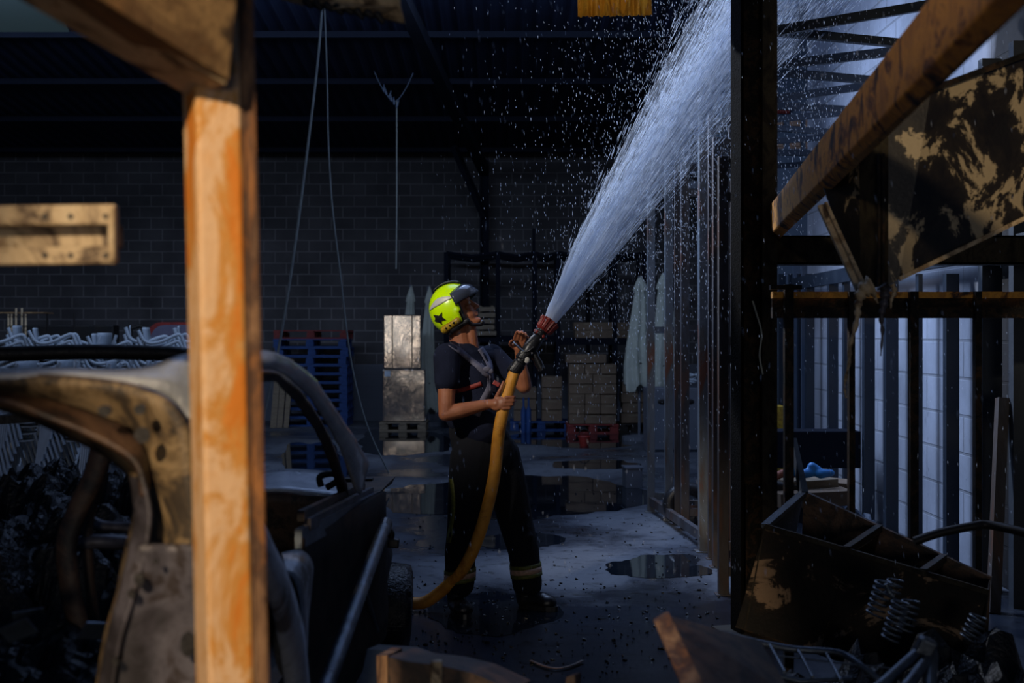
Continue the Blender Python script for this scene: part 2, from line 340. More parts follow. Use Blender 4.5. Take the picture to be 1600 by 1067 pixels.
# water jet
def watermat(name, alpha, streaky):
    t = NT(name); t.n.remove(t.b)
    d = t.new('ShaderNodeBsdfDiffuse'); d.inputs[0].default_value = (.80,.88,1,1)
    tl = t.new('ShaderNodeBsdfTranslucent'); tl.inputs[0].default_value = (.80,.88,1,1)
    a = t.new('ShaderNodeMixShader'); a.inputs[0].default_value = .5; t.link(d.outputs[0], a.inputs[1]); t.link(tl.outputs[0], a.inputs[2])
    tr = t.new('ShaderNodeBsdfTransparent'); mx = t.new('ShaderNodeMixShader')
    t.link(tr.outputs[0], mx.inputs[1]); t.link(a.outputs[0], mx.inputs[2]); t.link(mx.outputs[0], t.out.inputs[0])
    if streaky:
        q = t.new('ShaderNodeTexNoise'); q.inputs['Scale'].default_value = 1; q.inputs['Detail'].default_value = 6
        uv = t.new('ShaderNodeUVMap'); mp = t.new('ShaderNodeMapping'); mp.inputs['Scale'].default_value = (95, 2.4, 1)
        t.link(uv.outputs[0], mp.inputs[0]); t.link(mp.outputs[0], q.inputs['Vector'])
        r = t.ramp(q.outputs['Fac'], [(.42, .0), (.60, 1.0)])
        sp = t.new('ShaderNodeSeparateXYZ'); t.link(uv.outputs[0], sp.inputs[0])
        fall = t.ramp(sp.outputs[1], [(0, 1.0), (.12, .62), (.35, .26), (.7, .10), (1, .02)])
        dens = t.mix(1.0, r, fall, 'MULTIPLY')
        core = t.ramp(sp.outputs[1], [(0, .9), (.10, .28), (.25, 0)])
        t.link(t.mix(1.0, t.mix(1.0, dens, (alpha,)*3, 'MULTIPLY'), core, 'LIGHTEN'), mx.inputs[0])
    else: mx.inputs[0].default_value = alpha
    return t.m
M['jet'] = watermat('hose_jet_water', .75, True)
M['drop'] = watermat('water_droplets', .8, False)
# ================================================================== setting
def quad(name, pts, m, sub=0):
    mb = MB(); mb.add(pts, [(0,1,2,3)]); return struct(mb.build(name, m, org=(0,0,0), fixn=False))
mb = MB(); mb.box((-2, 10, -.05), (22, 32, .1)); struct(mb.build('floor', M['floor'], org=(0,0,0)))
mb = MB(); mb.box((-3.8, 22.8, 2.5), (14.4, .2, 5.0)); struct(mb.build('wall_back', M['wall_back'], org=(0,22.8,0)))
mb = MB(); mb.box((-11.1, 14.5, 3), (.2, 16.8, 6)); struct(mb.build('wall_left', M['wall_left'], org=(-11.1,14,0)))
# right wall: rows of whitewashed blocks, burnt black at its near end
mb = MB(); mb.box((3.1, 8.6, 2.8), (.2, 8.8, 5.6)); struct(mb.build('wall_right', M['wall_right'], org=(3.1,10.5,0)))
# corrugated roof, rising towards the camera
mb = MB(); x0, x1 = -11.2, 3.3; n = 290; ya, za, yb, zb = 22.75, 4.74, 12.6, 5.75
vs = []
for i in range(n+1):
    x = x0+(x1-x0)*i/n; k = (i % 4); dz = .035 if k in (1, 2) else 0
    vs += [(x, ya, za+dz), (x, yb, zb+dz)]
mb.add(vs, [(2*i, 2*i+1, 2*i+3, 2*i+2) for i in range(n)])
struct(mb.build('ceiling_or_shade_slab', M['roof'], org=(0,0,0), solid=.01, fixn=False))
mb = MB(); mb.box((-6.4, 5.0, 4.6), (9.6, 8.6, .1)); struct(mb.build('ceiling_or_shade_slab', M['roof'], org=(-6.1,5,4.6)))  # unseen slab added to keep sky light off the car
mb = MB(); mb.box((4.4, 3.8, 4.9), (4.6, 6.0, .1)); struct(mb.build('ceiling_or_shade_slab', M['roof'], org=(4,4.2,4.7)))  # unseen slab added to shade the trough and the near right side
mb = MB(); zf = lambda y: 4.74+(22.75-y)*.0995-.03
mb.add([(-8.2,12.7,zf(12.7)),(-4.9,12.7,zf(12.7)),(-5.6,16.2,zf(16.2)),(-8.9,16.2,zf(16.2))], [(0,1,2,3)]); struct(mb.build('lit_roof_patch', M['roof_glow'], solid=.01, fixn=False))  # glowing patch added for the lit part of the roof sheet
for yy in (14.2, 16.2, 18.2, 20.2, 22.2):
    z = za+(ya-yy)*.0995-.06
    mb = MB(); mb.beam((-11, yy, z), (3.2, yy, z), .05, .08); tag(mb.build('roof_purlin', M['navy_rack'], fixn=True), 'long dark roof purlin running across under the corrugated roof', 'roof purlin', 'roof purlins')
    bpy.context.scene.objects
# steel column on the back wall with its rafter
r = thing('wall_column', 'dark steel column standing against the block wall behind the rack', 'column', (G(757, 22.5)))
mb = MB(); c = G(757, 22.5)
for dx in (-.07, .07): mb.box((c.x+dx, 22.5, 2.3), (.02, .16, 4.6))
mb.box((c.x, 22.5, 2.3), (.14, .02, 4.6)); mb.build('shaft', M['navy_rack'], r)
mb = MB(); mb.beam((c.x, 22.45, 4.4), (c.x-.9, 13, 5.5), .16, .16); mb.build('rafter', M['navy_rack'], r)
mb = MB(); mb.beam((c.x, 22.45, 3.6), (c.x-.5, 21.6, 4.7), .1, .1); mb.build('brace', M['navy_rack'], r)
# neighbouring facade seen beyond the end of the right wall
r = thing('neighbouring_building', 'blue-grey building with salmon panels seen past the black column at upper right', 'building', (5.8, 20, 0))
mb = MB(); mb.box((5.9, 20.2, 3.6), (3.8, .4, 7.2)); mb.build('facade', M['facade'], r)
for k, x in enumerate((1216, 1243, 1268, 1290)):
    for j, yy in enumerate((192, 225)):
        a = P(x, yy, 19.97); mb = MB(); mb.box(a, (.13, .06, .10 if j == 0 else .07)); mb.box(a+V((.0,.04,0)), (.17,.05,.14)); mb.build('window_panel', M['salmon'], r)
a = P(1224, 175, 19.9); mb = MB()
for k in range(5): mb.cap(a+V((-.08+.04*k, 0, 0)), a+V((-.1+.05*k, 0, .07)), .03, .02, 8, 2)
mb.build('red_flag', M['red_plastic'], r)

# puddles: thin irregular sheets of water on the slab
def puddle(x0, x1, y0, y1, label, k):
    xm, ym = (x0+x1)/2, (y0+y1)/2; pts = []
    for i in range(48):
        a = 2*math.pi*i/48; rr = 1+.30*noise.noise((math.cos(a)*1.6+k*7, math.sin(a)*1.6, k*3.1))+.10*noise.noise((math.cos(a)*6+k, math.sin(a)*6, k))
        px, py = xm+(x1-x0)/2*math.cos(a)*rr, ym+(y1-y0)/2*math.sin(a)*rr
        d = CAMH*F/(py-HOR); pts.append(V(((px-800)/F*d, d, .003)))
    mb = MB(); mb.prism(pts, (0,0,-.0025)); tag(mb.build('puddle', M['water']), label, 'puddle', 'puddles on the slab')
puddle(590, 1010, 744, 812, 'broad still puddle behind the firefighter, reflecting the wrapped boxes', 1)
puddle(545, 700, 672, 712, 'small far puddle in front of the wrapped boxes', 2)
puddle(800, 1010, 668, 700, 'far puddle in front of the stacked cardboard boxes', 3)
puddle(740, 880, 832, 858, 'small puddle between the firefighter\'s legs', 4)
puddle(940, 1110, 868, 904, 'oval puddle right of the firefighter\'s knees, near the frame feet', 5)
puddle(650, 870, 925, 990, 'dark puddle around the firefighter\'s boots', 6)
puddle(860, 1000, 718, 734, 'thin puddle left of the galvanised frames', 9)
puddle(430, 545, 690, 760, 'puddle in front of the blue pallets', 10)
# bits of char on the floor
mb = MB()
for i in range(900):
    py = random.uniform(760, 1060); px = random.uniform(600, 1130); d = CAMH*F/(py-HOR)
    if random.random() < .5 and py < 900: continue
    c = V(((px-800)/F*d, d, .004)); s_ = random.uniform(.003, .012)
    mb.box(c, (s_*random.uniform(.6, 2), s_*random.uniform(.6, 2), s_*.7), (random.random(), random.random(), random.random()*3))
tag(mb.build('charred_crumbs', M['wet_char']), 'scattered crumbs of wet charcoal on the concrete', 'debris', kind='stuff')
# ================================================================== far end of the hall
def pallet(name_m, label=None, group=None, loc=(0,0,0), L=1.2, D=.8):
    r = thing('pallet', label or 'pallet', 'pallet', loc, group); o = V(loc)
    mb = MB()
    for k in range(5): mb.box(o+V((0, -D/2+.07+k*(D-.14)/4, .135)), (L, .11, .02))
    mb.build('top_deck', M[name_m], r)
    for x in (-1, 0, 1):
        mb = MB(); mb.box(o+V((x*(L/2-.05), 0, .115)), (.1, D, .02)); mb.build('stringer', M[name_m], r)
        for y in (-1, 0, 1): mb = MB(); mb.box(o+V((x*(L/2-.07), y*(D/2-.06), .065)), (.13, .10, .08)); mb.build('block', M[name_m], r)
    for y in (-1, 0, 1): mb = MB(); mb.box(o+V((0, y*(D/2-.06), .012)), (L, .1, .022)); mb.build('bottom_board', M[name_m], r)
    return r
c = G(491, 21.7)
base = pallet('pal_blue', 'lowest blue pallet of the tall pallet stack on the left of the back wall', 'pallets in the tall blue stack', c, 1.22)
ords = ['second', 'third', 'fourth', 'fifth', 'sixth', 'seventh', 'eighth', 'ninth', 'tenth']
for k, w in enumerate(ords):
    dup(base, c+V((random.uniform(-.02, .02), 0, .146*(k+1))), (0,0,0), w+' blue pallet from the floor in the tall pallet stack')
pallet('pal_red', 'dark red pallet lying on top of the tall blue pallet stack', None, c+V((0,0,.146*10)), 1.24)
# pale boards leaning beside it
for k, (x, w_) in enumerate(((427, .1), (437, .09), (447, .08))):
    a = G(x, 21); mb = MB(); mb.beam(a+V((0,0,.0)), a+V((.02,.4,1.15)), w_, .03, (0,-1,0)); tag(mb.build('leaning_board', M['wood']), 'pale board leaning left of the blue pallet stack', 'board', 'boards beside the blue pallets')
# wrapped cartons
c = G(632, 20.6)
pallet('wood', 'pale wooden pallet carrying the two shrink-wrapped boxes', None, c, .74, .7)
def wrapped(cc, w, h, label, seal):
    mb = MB(); mb.box(cc+V((0,0,h/2)), (w, .6, h), (0,0,0)); r = mb.build('wrapped_box', M['wrap'], bevel=.02); tag(r, label, 'box', 'shrink-wrapped boxes')
    r['_o'] = list(r.location)
    if seal:
        m2 = MB(); m2.box(cc+V((-w/2+.08, -.304, h-.07)), (.09, .004, .09)); m2.build('paper_label', M['white_plastic'], r, label='white paper label')
    else:
        m2 = MB()
        for sx in (-1, 1): m2.box(cc+V((sx*w*.26, -.303, h/2)), (.02, .006, h*.96))
        m2.build('wrap_fold', M['box_card'], r)
    r.rotation_euler = (math.radians(.45 if seal else 0), 0, math.radians(3.0 if seal else 3.6))
wrapped(c+V((0,0,.146)), .68, .84, 'lower shrink-wrapped brown box glinting on its wooden pallet', True)
wrapped(c+V((-.03,0,.99)), .60, .86, 'upper shrink-wrapped brown box with a bright glinting front', False)
# folded parasols
def parasol(x, ytop, ybot, d, label, wpx, cloth_bot=None, k=0):
    a = G(x, d); zt = P(0, ytop, d).z; zb = max(.25, P(0, ybot, d).z); w = wpx/F*d/2
    r = thing('folded_parasol', label, 'parasol', a, 'folded parasols by the back wall')
    mb = MB(); mb.tube([a+V((0,0,0)), a+V((0,0,zt))], .02, 8); mb.build('pole', M['cabinet'], r)
    rings = []; H = zt-zb
    for t, f, am in ((0, .9, .35), (.04, .95, .3), (.2, .95, .22), (.4, .80, .2), (.6, .66, .16), (.78, .52, .12), (.86, .42, .1), (.87, .56, .1), (.92, .40, .08), (.97, .2, .05), (1, .06, 0)):
        rg = []
        for i in range(40):
            an = 2*math.pi*i/40; rr = w*f*(1+am*math.sin(an*8+k+t*1.5)+.1*math.sin(an*3+k)); z = zb+H*t-(.06*math.cos(an*4+k) if t == 0 else 0)
            rg.append(a+V((rr*math.cos(an)+.02*math.sin(6*t+k), rr*math.sin(an)*.8, z)))
        rings.append(rg)
    mb = MB(); mb.ring(rings); mb.build('canopy', M['canvas'], r)
    mb = MB(); mb.tube([a+V((w*.68*math.cos(q), w*.68*math.sin(q)*.8, zb+H*.22)) for q in [i*math.pi/12 for i in range(25)]], .012, 6); mb.build('tie_strap', M['dark_iron'], r)
    mb = MB(); mb.tube([a, a+V((0,0,.06)), a+V((0,0,.08))], [.25, .25, .05], 16, smooth=False); mb.build('base', M['cabinet'], r)
parasol(641, 445, 640, 21.9, 'folded cream parasol behind the left side of the wrapped boxes', 26, k=1)
parasol(669, 447, 650, 21.6, 'folded cream parasol between wrapped boxes and firefighter', 26, k=2)
parasol(999, 431, 606, 18.6, 'folded cream parasol hanging left of the first galvanised upright', 42, k=3)
parasol(1037, 427, 612, 18.2, 'folded cream parasol seen between the galvanised uprights', 42, k=4)
# pallet racking
def rack(xs, d, ytop, yshelf, label, sag):
    r = thing('pallet_rack', label, 'rack', G(xs[0], d)); zt = P(0, ytop, d).z; zs = P(0, yshelf, d).z
    for x in xs:
        a = G(x, d); mb = MB(); mb.box(a+V((0,0,zt/2)), (.07, .07, zt)); mb.build('upright', M['navy_rack'], r)
        mb = MB(); mb.box(a+V((0,1.0,zt/2)), (.06, .06, zt)); mb.build('upright', M['navy_rack'], r)
        mb = MB()
        for j in range(3): mb.beam(a+V((0,.03,zt*(.1+.3*j))), a+V((0,.98,zt*(.35+.3*j))), .03, .03)
        mb.build('side_brace', M['navy_rack'], r)
    for i in range(len(xs)-1):
        a, b = G(xs[i], d), G(xs[i+1], d)
        for dy in (0, 1.0):
            mb = MB(); mb.tube([a+V((0,dy,zt-.02)), (a+b)/2+V((0,dy,zt-.02-sag)), b+V((0,dy,zt-.02))], .04, 4, smooth=False); mb.build('top_beam', M['navy_rack'], r)
            mb = MB(); mb.beam(a+V((0,dy,zs)), b+V((0,dy,zs)), .05, .1); mb.build('shelf_beam', M['navy_rack'], r)
        mb = MB(); mb.box((a+b)/2+V((0,.5,zs+.05)), ((b-a).x-.08, 1.0, .02)); mb.build('shelf', M['navy_rack'], r)
rack((697, 778, 836, 872), 21.3, 394, 530, 'left bay run of the dark steel rack, behind the firefighter', .06)
rack((872, 961, 1006), 20.6, 394, 534, 'right bay run of the dark steel rack, over the red pallet of boxes', .05)
mb = MB(); a = G(927, 21); mb.beam(a+V((0,1.45,0)), a+V((0,1.45,3.0)), .07, .07); tag(mb.build('short_post', M['navy_rack']), 'short dark post above the shelf boxes against the wall', 'post')
mb = MB(); a = P(834, 395, 22); mb.beam(a, a+V((0,0,.42)), .05, .05); mb.build('post_tip', M['navy_rack']); tag(bpy.context.scene.objects['post_tip'], 'thin dark post tip rising above the rack behind the jet', 'post')
# cartons
def carton(c, s, label, group, mat='box_card', rz=0):
    mb = MB(); mb.box(c, s, (0,0,rz)); r = mb.build('cardboard_box', M[mat], bevel=.006); tag(r, label, 'box', group); r['_o'] = list(r.location)
    m2 = MB(); m2.box(c+V((0,-s[1]/2-.002,s[2]*.28)), (s[0]*.5, .004, s[2]*.16)); m2.build('tape_strip', M['wood'], r)
    return r
# stack on the red pallet
c = G(924, 20.2); dd = 20.2; pallet('pal_red', 'red pallet under the tall stack of cardboard boxes', None, c, .80, .8)
rows = [(644,618,3),(618,602,3),(602,586,3),(583,570,2),(568,556,2),(554,544,3)]
names = ['bottom', 'second', 'third', 'fourth', 'fifth', 'topmost']
side = {3: ['left', 'middle', 'right'], 2: ['left', 'right']}
z = .147
for k in range(6):
    n = rows[k][2]; h = .155
    for i in range(n):
        w = .74/n; carton(V((c.x-.37+w*(i+.5), c.y-.1+.02*math.sin(k*3+i), z+h/2)), (w-.008, .5, h-.006), f'{side[n][i]} cardboard box in the {names[k]} row above the red pallet', 'boxes on the red pallet')
    z += h
carton(V((c.x-.1, c.y-.1, z+.08)), (.62, .5, .13), 'long cardboard box crowning the stack on the red pallet', 'boxes on the red pallet')
zs = P(0, 534, 20.6).z+.06
for (x0, x1, y0, y1, w) in ((896, 957, 499, 514, 'upper box left of the rack upright on the shelf'), (898, 957, 516, 528, 'lower box left of the rack upright on the shelf'), (964, 988, 500, 514, 'upper short box right of the rack upright on the shelf'), (964, 988, 515, 528, 'lower short box right of the rack upright on the shelf')):
    wdt = (x1-x0)/F*21; h = .125; z0 = zs if 'lower' in w else zs+h+.005
    carton(V(((x0+x1)/2*21/F-800*21/F, 21.1, z0+h/2)), (wdt, .5, h), 'cardboard '+w, 'boxes on the rack shelf')
# stacks on the blue pallet
c = G(845, 20.8); pallet('pal_blue', 'blue pallet under the low stacks of cartons right of the firefighter', None, c, 1.0, .8)
z = .147
for k, w in enumerate(('bottom', 'second', 'third', 'top')):
    carton(V((c.x+.17, c.y-.1, z+.09)), (.32, .5, .17), f'{w} carton of the stack on the blue pallet', 'cartons on the blue pallet'); 
    if k < 3: carton(V((c.x-.26, c.y-.1, z+.09)), (.36, .5, .17), f'{w} carton beside the firefighter\'s elbow on the blue pallet', 'cartons on the blue pallet')
    z += .18
for k, x in enumerate((818, 826)):
    a = G(x, 20); mb = MB(); mb.tube([a, a+V((0,0,.35)), a+V((0,0,.42)), a+V((0,0,.55))], [.04,.04,.015,.015], 10); tag(mb.build('blue_bottle', M['pal_blue']), ['dark blue bottle-shaped post left of its twin, by the blue pallet', 'dark blue bottle-shaped post right of its twin, by the blue pallet'][k], 'bottle', 'blue bottles')
# right small stack
c = G(990, 20.2); pallet('dark_iron', 'dark pallet under the small carton stack at the parasols', None, c, .5, .6)
z = .147
for k, w in enumerate(('bottom', 'second', 'third', 'fourth')):
    carton(V((c.x-.02+.02*(k%2), c.y, z+.08)), (.38, .4, .15), f'{w} carton of the small stack below the left parasol', 'cartons below the parasol'); z += .16
# wood stacked on the left shelf
zs = P(0, 530, 21.3).z+.06; a = G(760, 21.5); z = zs
for k, w in enumerate(('lowest', 'second', 'third', 'fourth', 'topmost')):
    mb = MB(); mb.box(V((a.x+.02*math.sin(k*5), 21.5, z+.04)), (.34-.02*k, .6, .07)); tag(mb.build('timber_block', M['wood']), f'{w} timber block of the pile behind the firefighter\'s chin', 'timber', 'timber blocks on the shelf'); z += .1
    mb = MB(); mb.box(V((a.x-.1, 21.5, z-.01)), (.04, .5, .018)); mb.box(V((a.x+.1, 21.5, z-.01)), (.04, .5, .018)); mb.build('spacer', M['wood'], bpy.data.objects[ [o.name for o in bpy.data.objects if o.name.startswith('timber_block')][-1] ], org=None)
# grey drawer cabinet behind the frames
c = G(1052, 17); r = thing('drawer_cabinet', 'grey cabinet with oval handles behind the galvanised frames', 'cabinet', c)
mb = MB(); mb.box(c+V((0,0,.42)), (.75, .5, .84)); mb.build('body', M['cabinet'], r, bevel=.01)
for sx in (-1, 1):
    mb = MB(); mb.box(c+V((sx*.18, -.26, .42)), (.34, .02, .78)); d_ = mb.build('door', M['cabinet'], r, bevel=.004)
    mb = MB(); mb.ell(c+V((sx*.18, -.275, .66)), (.06, .01, .035)); mb.build('handle', M['dark_iron'], d_)
mb = MB()
for k in range(9):
    a0 = random.uniform(0, 6); cc = c+V((.1+random.uniform(-.12,.12), -.1, .90+.015*k)); mb.tube([cc+V((.12*math.cos(a0+q), .08*math.sin(a0+q), .012*math.sin(3*q))) for q in [i*.4 for i in range(14)]], .012, 5)
tag(mb.build('cable_coil', M['white_plastic']), 'pale tangle of cable lying on the grey cabinet', 'cable')
# red pot on the wet floor
a = G(913, 17.6); r = thing('red_pot', 'small red pot standing alone on the wet floor by the far puddle', 'pot', a)
mb = MB(); mb.ring([[a+V((rr*math.cos(q*math.pi/8), rr*math.sin(q*math.pi/8), z)) for q in range(16)] for z, rr in ((0,.06),(.13,.09),(.15,.095),(.13,.075),(.03,.05))]); mb.build('body', M['red_plastic'], r)
mb = MB(); mb.tube([a+V((.08*math.cos(q), 0, .14+.1*math.sin(q))) for q in [i*math.pi/10 for i in range(11)]], .008, 6); mb.build('handle', M['dark_iron'], r)
a = G(988, 12.9); mb = MB(); mb.box(a+V((0,0,.10)), (.17,.2,.20), (0,0,.1)); mb.box(a+V((0,0,.205)), (.19,.22,.02), (0,0,.1)); tag(mb.build('pale_crate', M['cabinet'], bevel=.006), 'small pale box on the floor at the foot of the first upright', 'box')

# white plastic chairs, nested
def chair():
    r = thing('plastic_chair', 'chair', 'chair', (0,0,0)); 
    # profile runs along +X (front at +X), width along Y
    pr = [(-.26,.80),(-.235,.62),(-.20,.45),(-.10,.415),(.08,.42),(.20,.43),(.24,.39)]
    mb = MB(); W_ = .22
    back = spline([V((x,0,z)) for x, z in pr], 4)
    L_ = [p+V((0,-W_,0)) for p in back]; R_ = [p+V((0,W_,0)) for p in back]; th = V((.012,0,.012))
    n = len(back)
    k_s = 9
    def sheet(a, b):
        m_ = MB(); q = b-a
        m_.add(L_[a:b]+R_[a:b]+[p+th for p in L_[a:b]]+[p+th for p in R_[a:b]],
               [(i,i+1,q+i+1,q+i) for i in range(q-1)]+[(2*q+i,3*q+i,3*q+i+1,2*q+i+1) for i in range(q-1)]+[(i,2*q+i,2*q+i+1,i+1) for i in range(q-1)]+[(q+i,q+i+1,3*q+i+1,3*q+i) for i in range(q-1)]+[(0,q,3*q,2*q),(q-1,3*q-1,4*q-1,2*q-1)], True)
        return m_
    sheet(0, k_s+1).build('backrest', M['white_plastic'], r); sheet(k_s, n).build('seat', M['white_plastic'], r)
    for s in (-1, 1):
        mb = MB(); arm = spline([V((-.30,s*.24,.78)), V((-.24,s*.25,.66)), V((-.15,s*.27,.62)), V((-.02,s*.275,.64)), V((.12,s*.275,.70)), V((.19,s*.27,.70)), V((.24,s*.265,.54))], 4)
        mb.tube(arm, .021, 6, flat=.8); mb.build('armrest', M['white_plastic'], r)
        mb = MB(); mb.beam(V((.22,s*.26,.56)), V((.30,s*.29,0)), .05, .022, (1,0,0), .035, .018); mb.build('leg', M['white_plastic'], r)
        mb = MB(); mb.beam(V((-.19,s*.22,.50)), V((-.33,s*.25,0)), .05, .022, (1,0,0), .035, .018); mb.build('leg', M['white_plastic'], r)
    return r
proto = chair(); first = True
def stack(x, d, n, rz, tilt, step, zb, label, group):
    global first
    for k in range(n):
        loc = G(x, d)+V((step[0]*k, 0, zb+step[1]*k)); lb = label
        if first: proto.location = loc; proto.rotation_euler = (0, tilt, rz); proto['label'] = lb; proto['group'] = group; first = False
        else: dup(proto, loc, (0, tilt, rz), lb, group)
NW = ['at the left edge', 'second from the left edge', 'third from the left edge', 'fourth from the left edge', 'fifth from the left edge', 'sixth from the left edge', 'seventh from the left edge', 'just left of the orange post']
for k, x in enumerate((-5, 38, 80, 122, 168, 212, 250, 292)):
    nm = 'tall back stack of white plastic chairs '+NW[k]
    stack(x, 15.3+.25*(k%2), 11 if k not in (3, 4) else 10, math.radians((20, 8, 14, 176, 10, 16, 6, 12)[k]), math.radians((0,4,-3,2,0,5,-2,3)[k]), (.012, .082), 0.0, 'chair in the '+nm, nm)
for k, x in enumerate((-20, 45, 110, 175, 240)):
    nm = 'lower front stack of white plastic chairs '+NW[k]
    stack(x, 13.6, 7, math.radians(172+6*k), math.radians(3*(k%2)), (.03, .075), 0.0, 'chair in the '+nm, nm)
# tabletop with red rim, black frame, wire trolley
r = thing('round_cornered_table_top', 'lavender round-cornered table top with red rim standing behind white chairs', 'table top', G(262, 18))
def rr_plate(cx, cz, w, h, rad, y, th):
    pts = []
    for sx, sz, a0 in ((1,1,0),(-1,1,90),(-1,-1,180),(1,-1,270)):
        for k in range(7): a = math.radians(a0+15*k); pts.append(V((cx+sx*(w/2-rad)+rad*math.cos(a), y, cz+sz*(h/2-rad)+rad*math.sin(a))))
    mb = MB(); mb.prism(pts, (0,th,0)); return mb
a = P(264, 530, 18); rr_plate(a.x+.1, .845, .72, 1.65, .2, 18, .03).build('board', M['lavender'], r)
rr_plate(a.x+.06, .86, .76, 1.70, .2, 18.04, .03).build('rim', M['red_plastic'], r)
mb = MB(); a = P(218, 530, 18.2); 
for dx in (-.12, .12): mb.tube([a+V((dx,0,-1.45)), a+V((dx,0,.15))], .025, 6)
mb.tube([a+V((-.12,0,.15)), a+V((0,0,.19)), a+V((.12,0,.15))], .025, 6); tag(mb.build('black_frame', M['dark_iron']), 'black tubular frame standing left of the lavender table top', 'frame')
mb = MB(); a = G(100, 19.5); z_ = P(0, 508, 19.5).z; mb.box(a+V((0,0,z_/2)), (1.6, .3, z_)); tag(mb.build('dark_cupboard', M['dark_iron'], bevel=.02), 'low dark cupboard against the wall behind the white chairs', 'cupboard')
r = thing('wire_trolley', 'thin metal table with upright rods behind the leftmost white chairs', 'trolley', G(30, 17))
zt = P(0, 489, 17).z
mb = MB(); mb.box(V(G(28,17))+V((0,0,zt)), (.8, .4, .015)); mb.build('top', M['beam_rust'], r)
for x in (-10, 74, 116): mb = MB(); a = G(x, 17); mb.tube([a, a+V((0,0,zt))], .012, 6); mb.build('leg', M['dark_iron'], r)
for k, x in enumerate((12, 17, 24, 33, 39)):
    mb = MB(); a = G(x, 16.7); mb.tube([a+V((0,0,0)), a+V((.01,0,zt+(.06 if k in (2,3) else -.02)))], .014, 6); tag(mb.build('metal_rod', M['beige_sheet']), 'thin upright metal rod leaning on the wire trolley', 'rod', 'rods by the wire trolley')

# hanging cables
def cable(name, pts, d, r, label, m='rope', cat='cable'):
    mb = MB(); q = spline([P(x, y, d) if not isinstance(d, list) else P(x, y, d[i]) for i, (x, y) in enumerate(pts)], 8)
    mb.tube(q, r, 6); tag(mb.build(name, M[m]), label, cat)
cable('hanging_cable', [(506,-60),(503,14),(496,100),(482,220),(463,370),(440,520),(415,640),(402,720)], 13, .014, 'left hanging grey cable falling from the burnt roof sheet')
cable('hanging_cable', [(502,-60),(507,14),(511,120),(513,220),(519,320),(532,430),(548,560),(572,660),(608,740)], 13, .009, 'right hanging grey cable trailing down to the floor')
cable('hanging_string', [(619,420),(620,330),(620,240),(620,158)], 18, .009, 'thin straight cord hanging in front of the block wall')
cable('slack_wire', [(562,25),(572,70),(585,112),(602,145),(618,158),(636,135),(652,95),(658,60)], 18, .008, 'slack dark wire drooping in a V from the roof', 'grey_cloth')
mb = MB()
for k in range(6): a = P(600+4*k, 142+5*k, 18); mb.cap(a, a+V((.03*math.sin(k*4), 0, .09)), .018, .008, 6, 2)
tag(mb.build('knotted_rag', M['grey_cloth']), 'small knot of rag where the slack wire meets the cord', 'rag')
# ================================================================== firefighter
D0 = 7.2
def Q(x, y, dy=0.0): return P(x, y, D0+dy) if dy == 0 else V((P(x, y, D0).x, D0+dy, P(x, y, D0).z))
man = thing('person', 'firefighter in yellow helmet, navy T-shirt and black trousers aiming a hose jet upward', 'person', G(765, D0))
# --- body: one continuous surface from head to hands
th = math.radians(27)
fw = V((math.cos(th), -.10, math.sin(th))).normalized(); sd = V((.10, 1, 0)).normalized(); sd = (sd-fw*sd.dot(fw)).normalized(); up = sd.cross(fw)*-1
if up.z < 0: up = -up
Hc = Q(714, 484)
RH = Matrix((fw, sd, up)).transposed()
def H(f, s, u): return Hc+fw*f+sd*s+up*u
b = MB()
b.ell(H(-.012,0,.02), (.098,.074,.105), RH)                       # skull
b.ell(H(.035,0,-.045), (.060,.058,.070), RH)                      # mid face
b.cap(H(.0,.045,-.065), H(.066,.014,-.108), .022, .021); b.cap(H(.0,-.045,-.065), H(.066,-.014,-.108), .022, .021)  # jaw
b.ell(H(.078,0,-.108), (.022,.026,.020), RH)                      # chin
b.ell(H(.076,0,.028), (.020,.050,.014), RH)                       # brow
b.cap(H(.088,0,.010), H(.112,0,-.034), .009, .013); b.ell(H(.098,.012,-.040), (.012,.009,.008), RH); b.ell(H(.098,-.012,-.040), (.012,.009,.008), RH)
b.ell(H(.088,0,-.063), (.014,.024,.006), RH); b.ell(H(.086,0,-.076), (.013,.021,.006), RH)   # lips
for s in (-1, 1):
    b.ell(H(.066,s*.040,-.018), (.022,.020,.018), RH)             # cheek
    b.ell(H(-.01,s*.078,-.01), (.017,.008,.030), RH)              # ear
    b.ell(H(.078,s*.030,.008), (.011,.016,.008), RH)              # eyelid
b.cap(H(-.03,0,-.06), Q(722,545,.0), .060, .064); b.cap(H(.03,0,-.10), Q(738,552,.0), .036, .04)   # neck
b.cap(Q(724,575), Q(735,650), .085, .09)
b.cap(Q(716,562,-.12), Q(750,564,.12), .04, .04)
# right arm (camera side)
shR, elR, wrR = Q(702,556,-.17), Q(700,643,-.22), Q(764,628,-.20)
b.cap(shR, elR.lerp(shR,.15), .056, .046); b.cap(elR.lerp(shR,.2), elR, .047, .041); b.cap(elR, elR.lerp(wrR,.35), .042, .043); b.cap(elR.lerp(wrR,.35), wrR, .043, .027)
b.cap(shR.lerp(elR,.45)+V((.01,0,0)), shR.lerp(elR,.75), .046, .040)
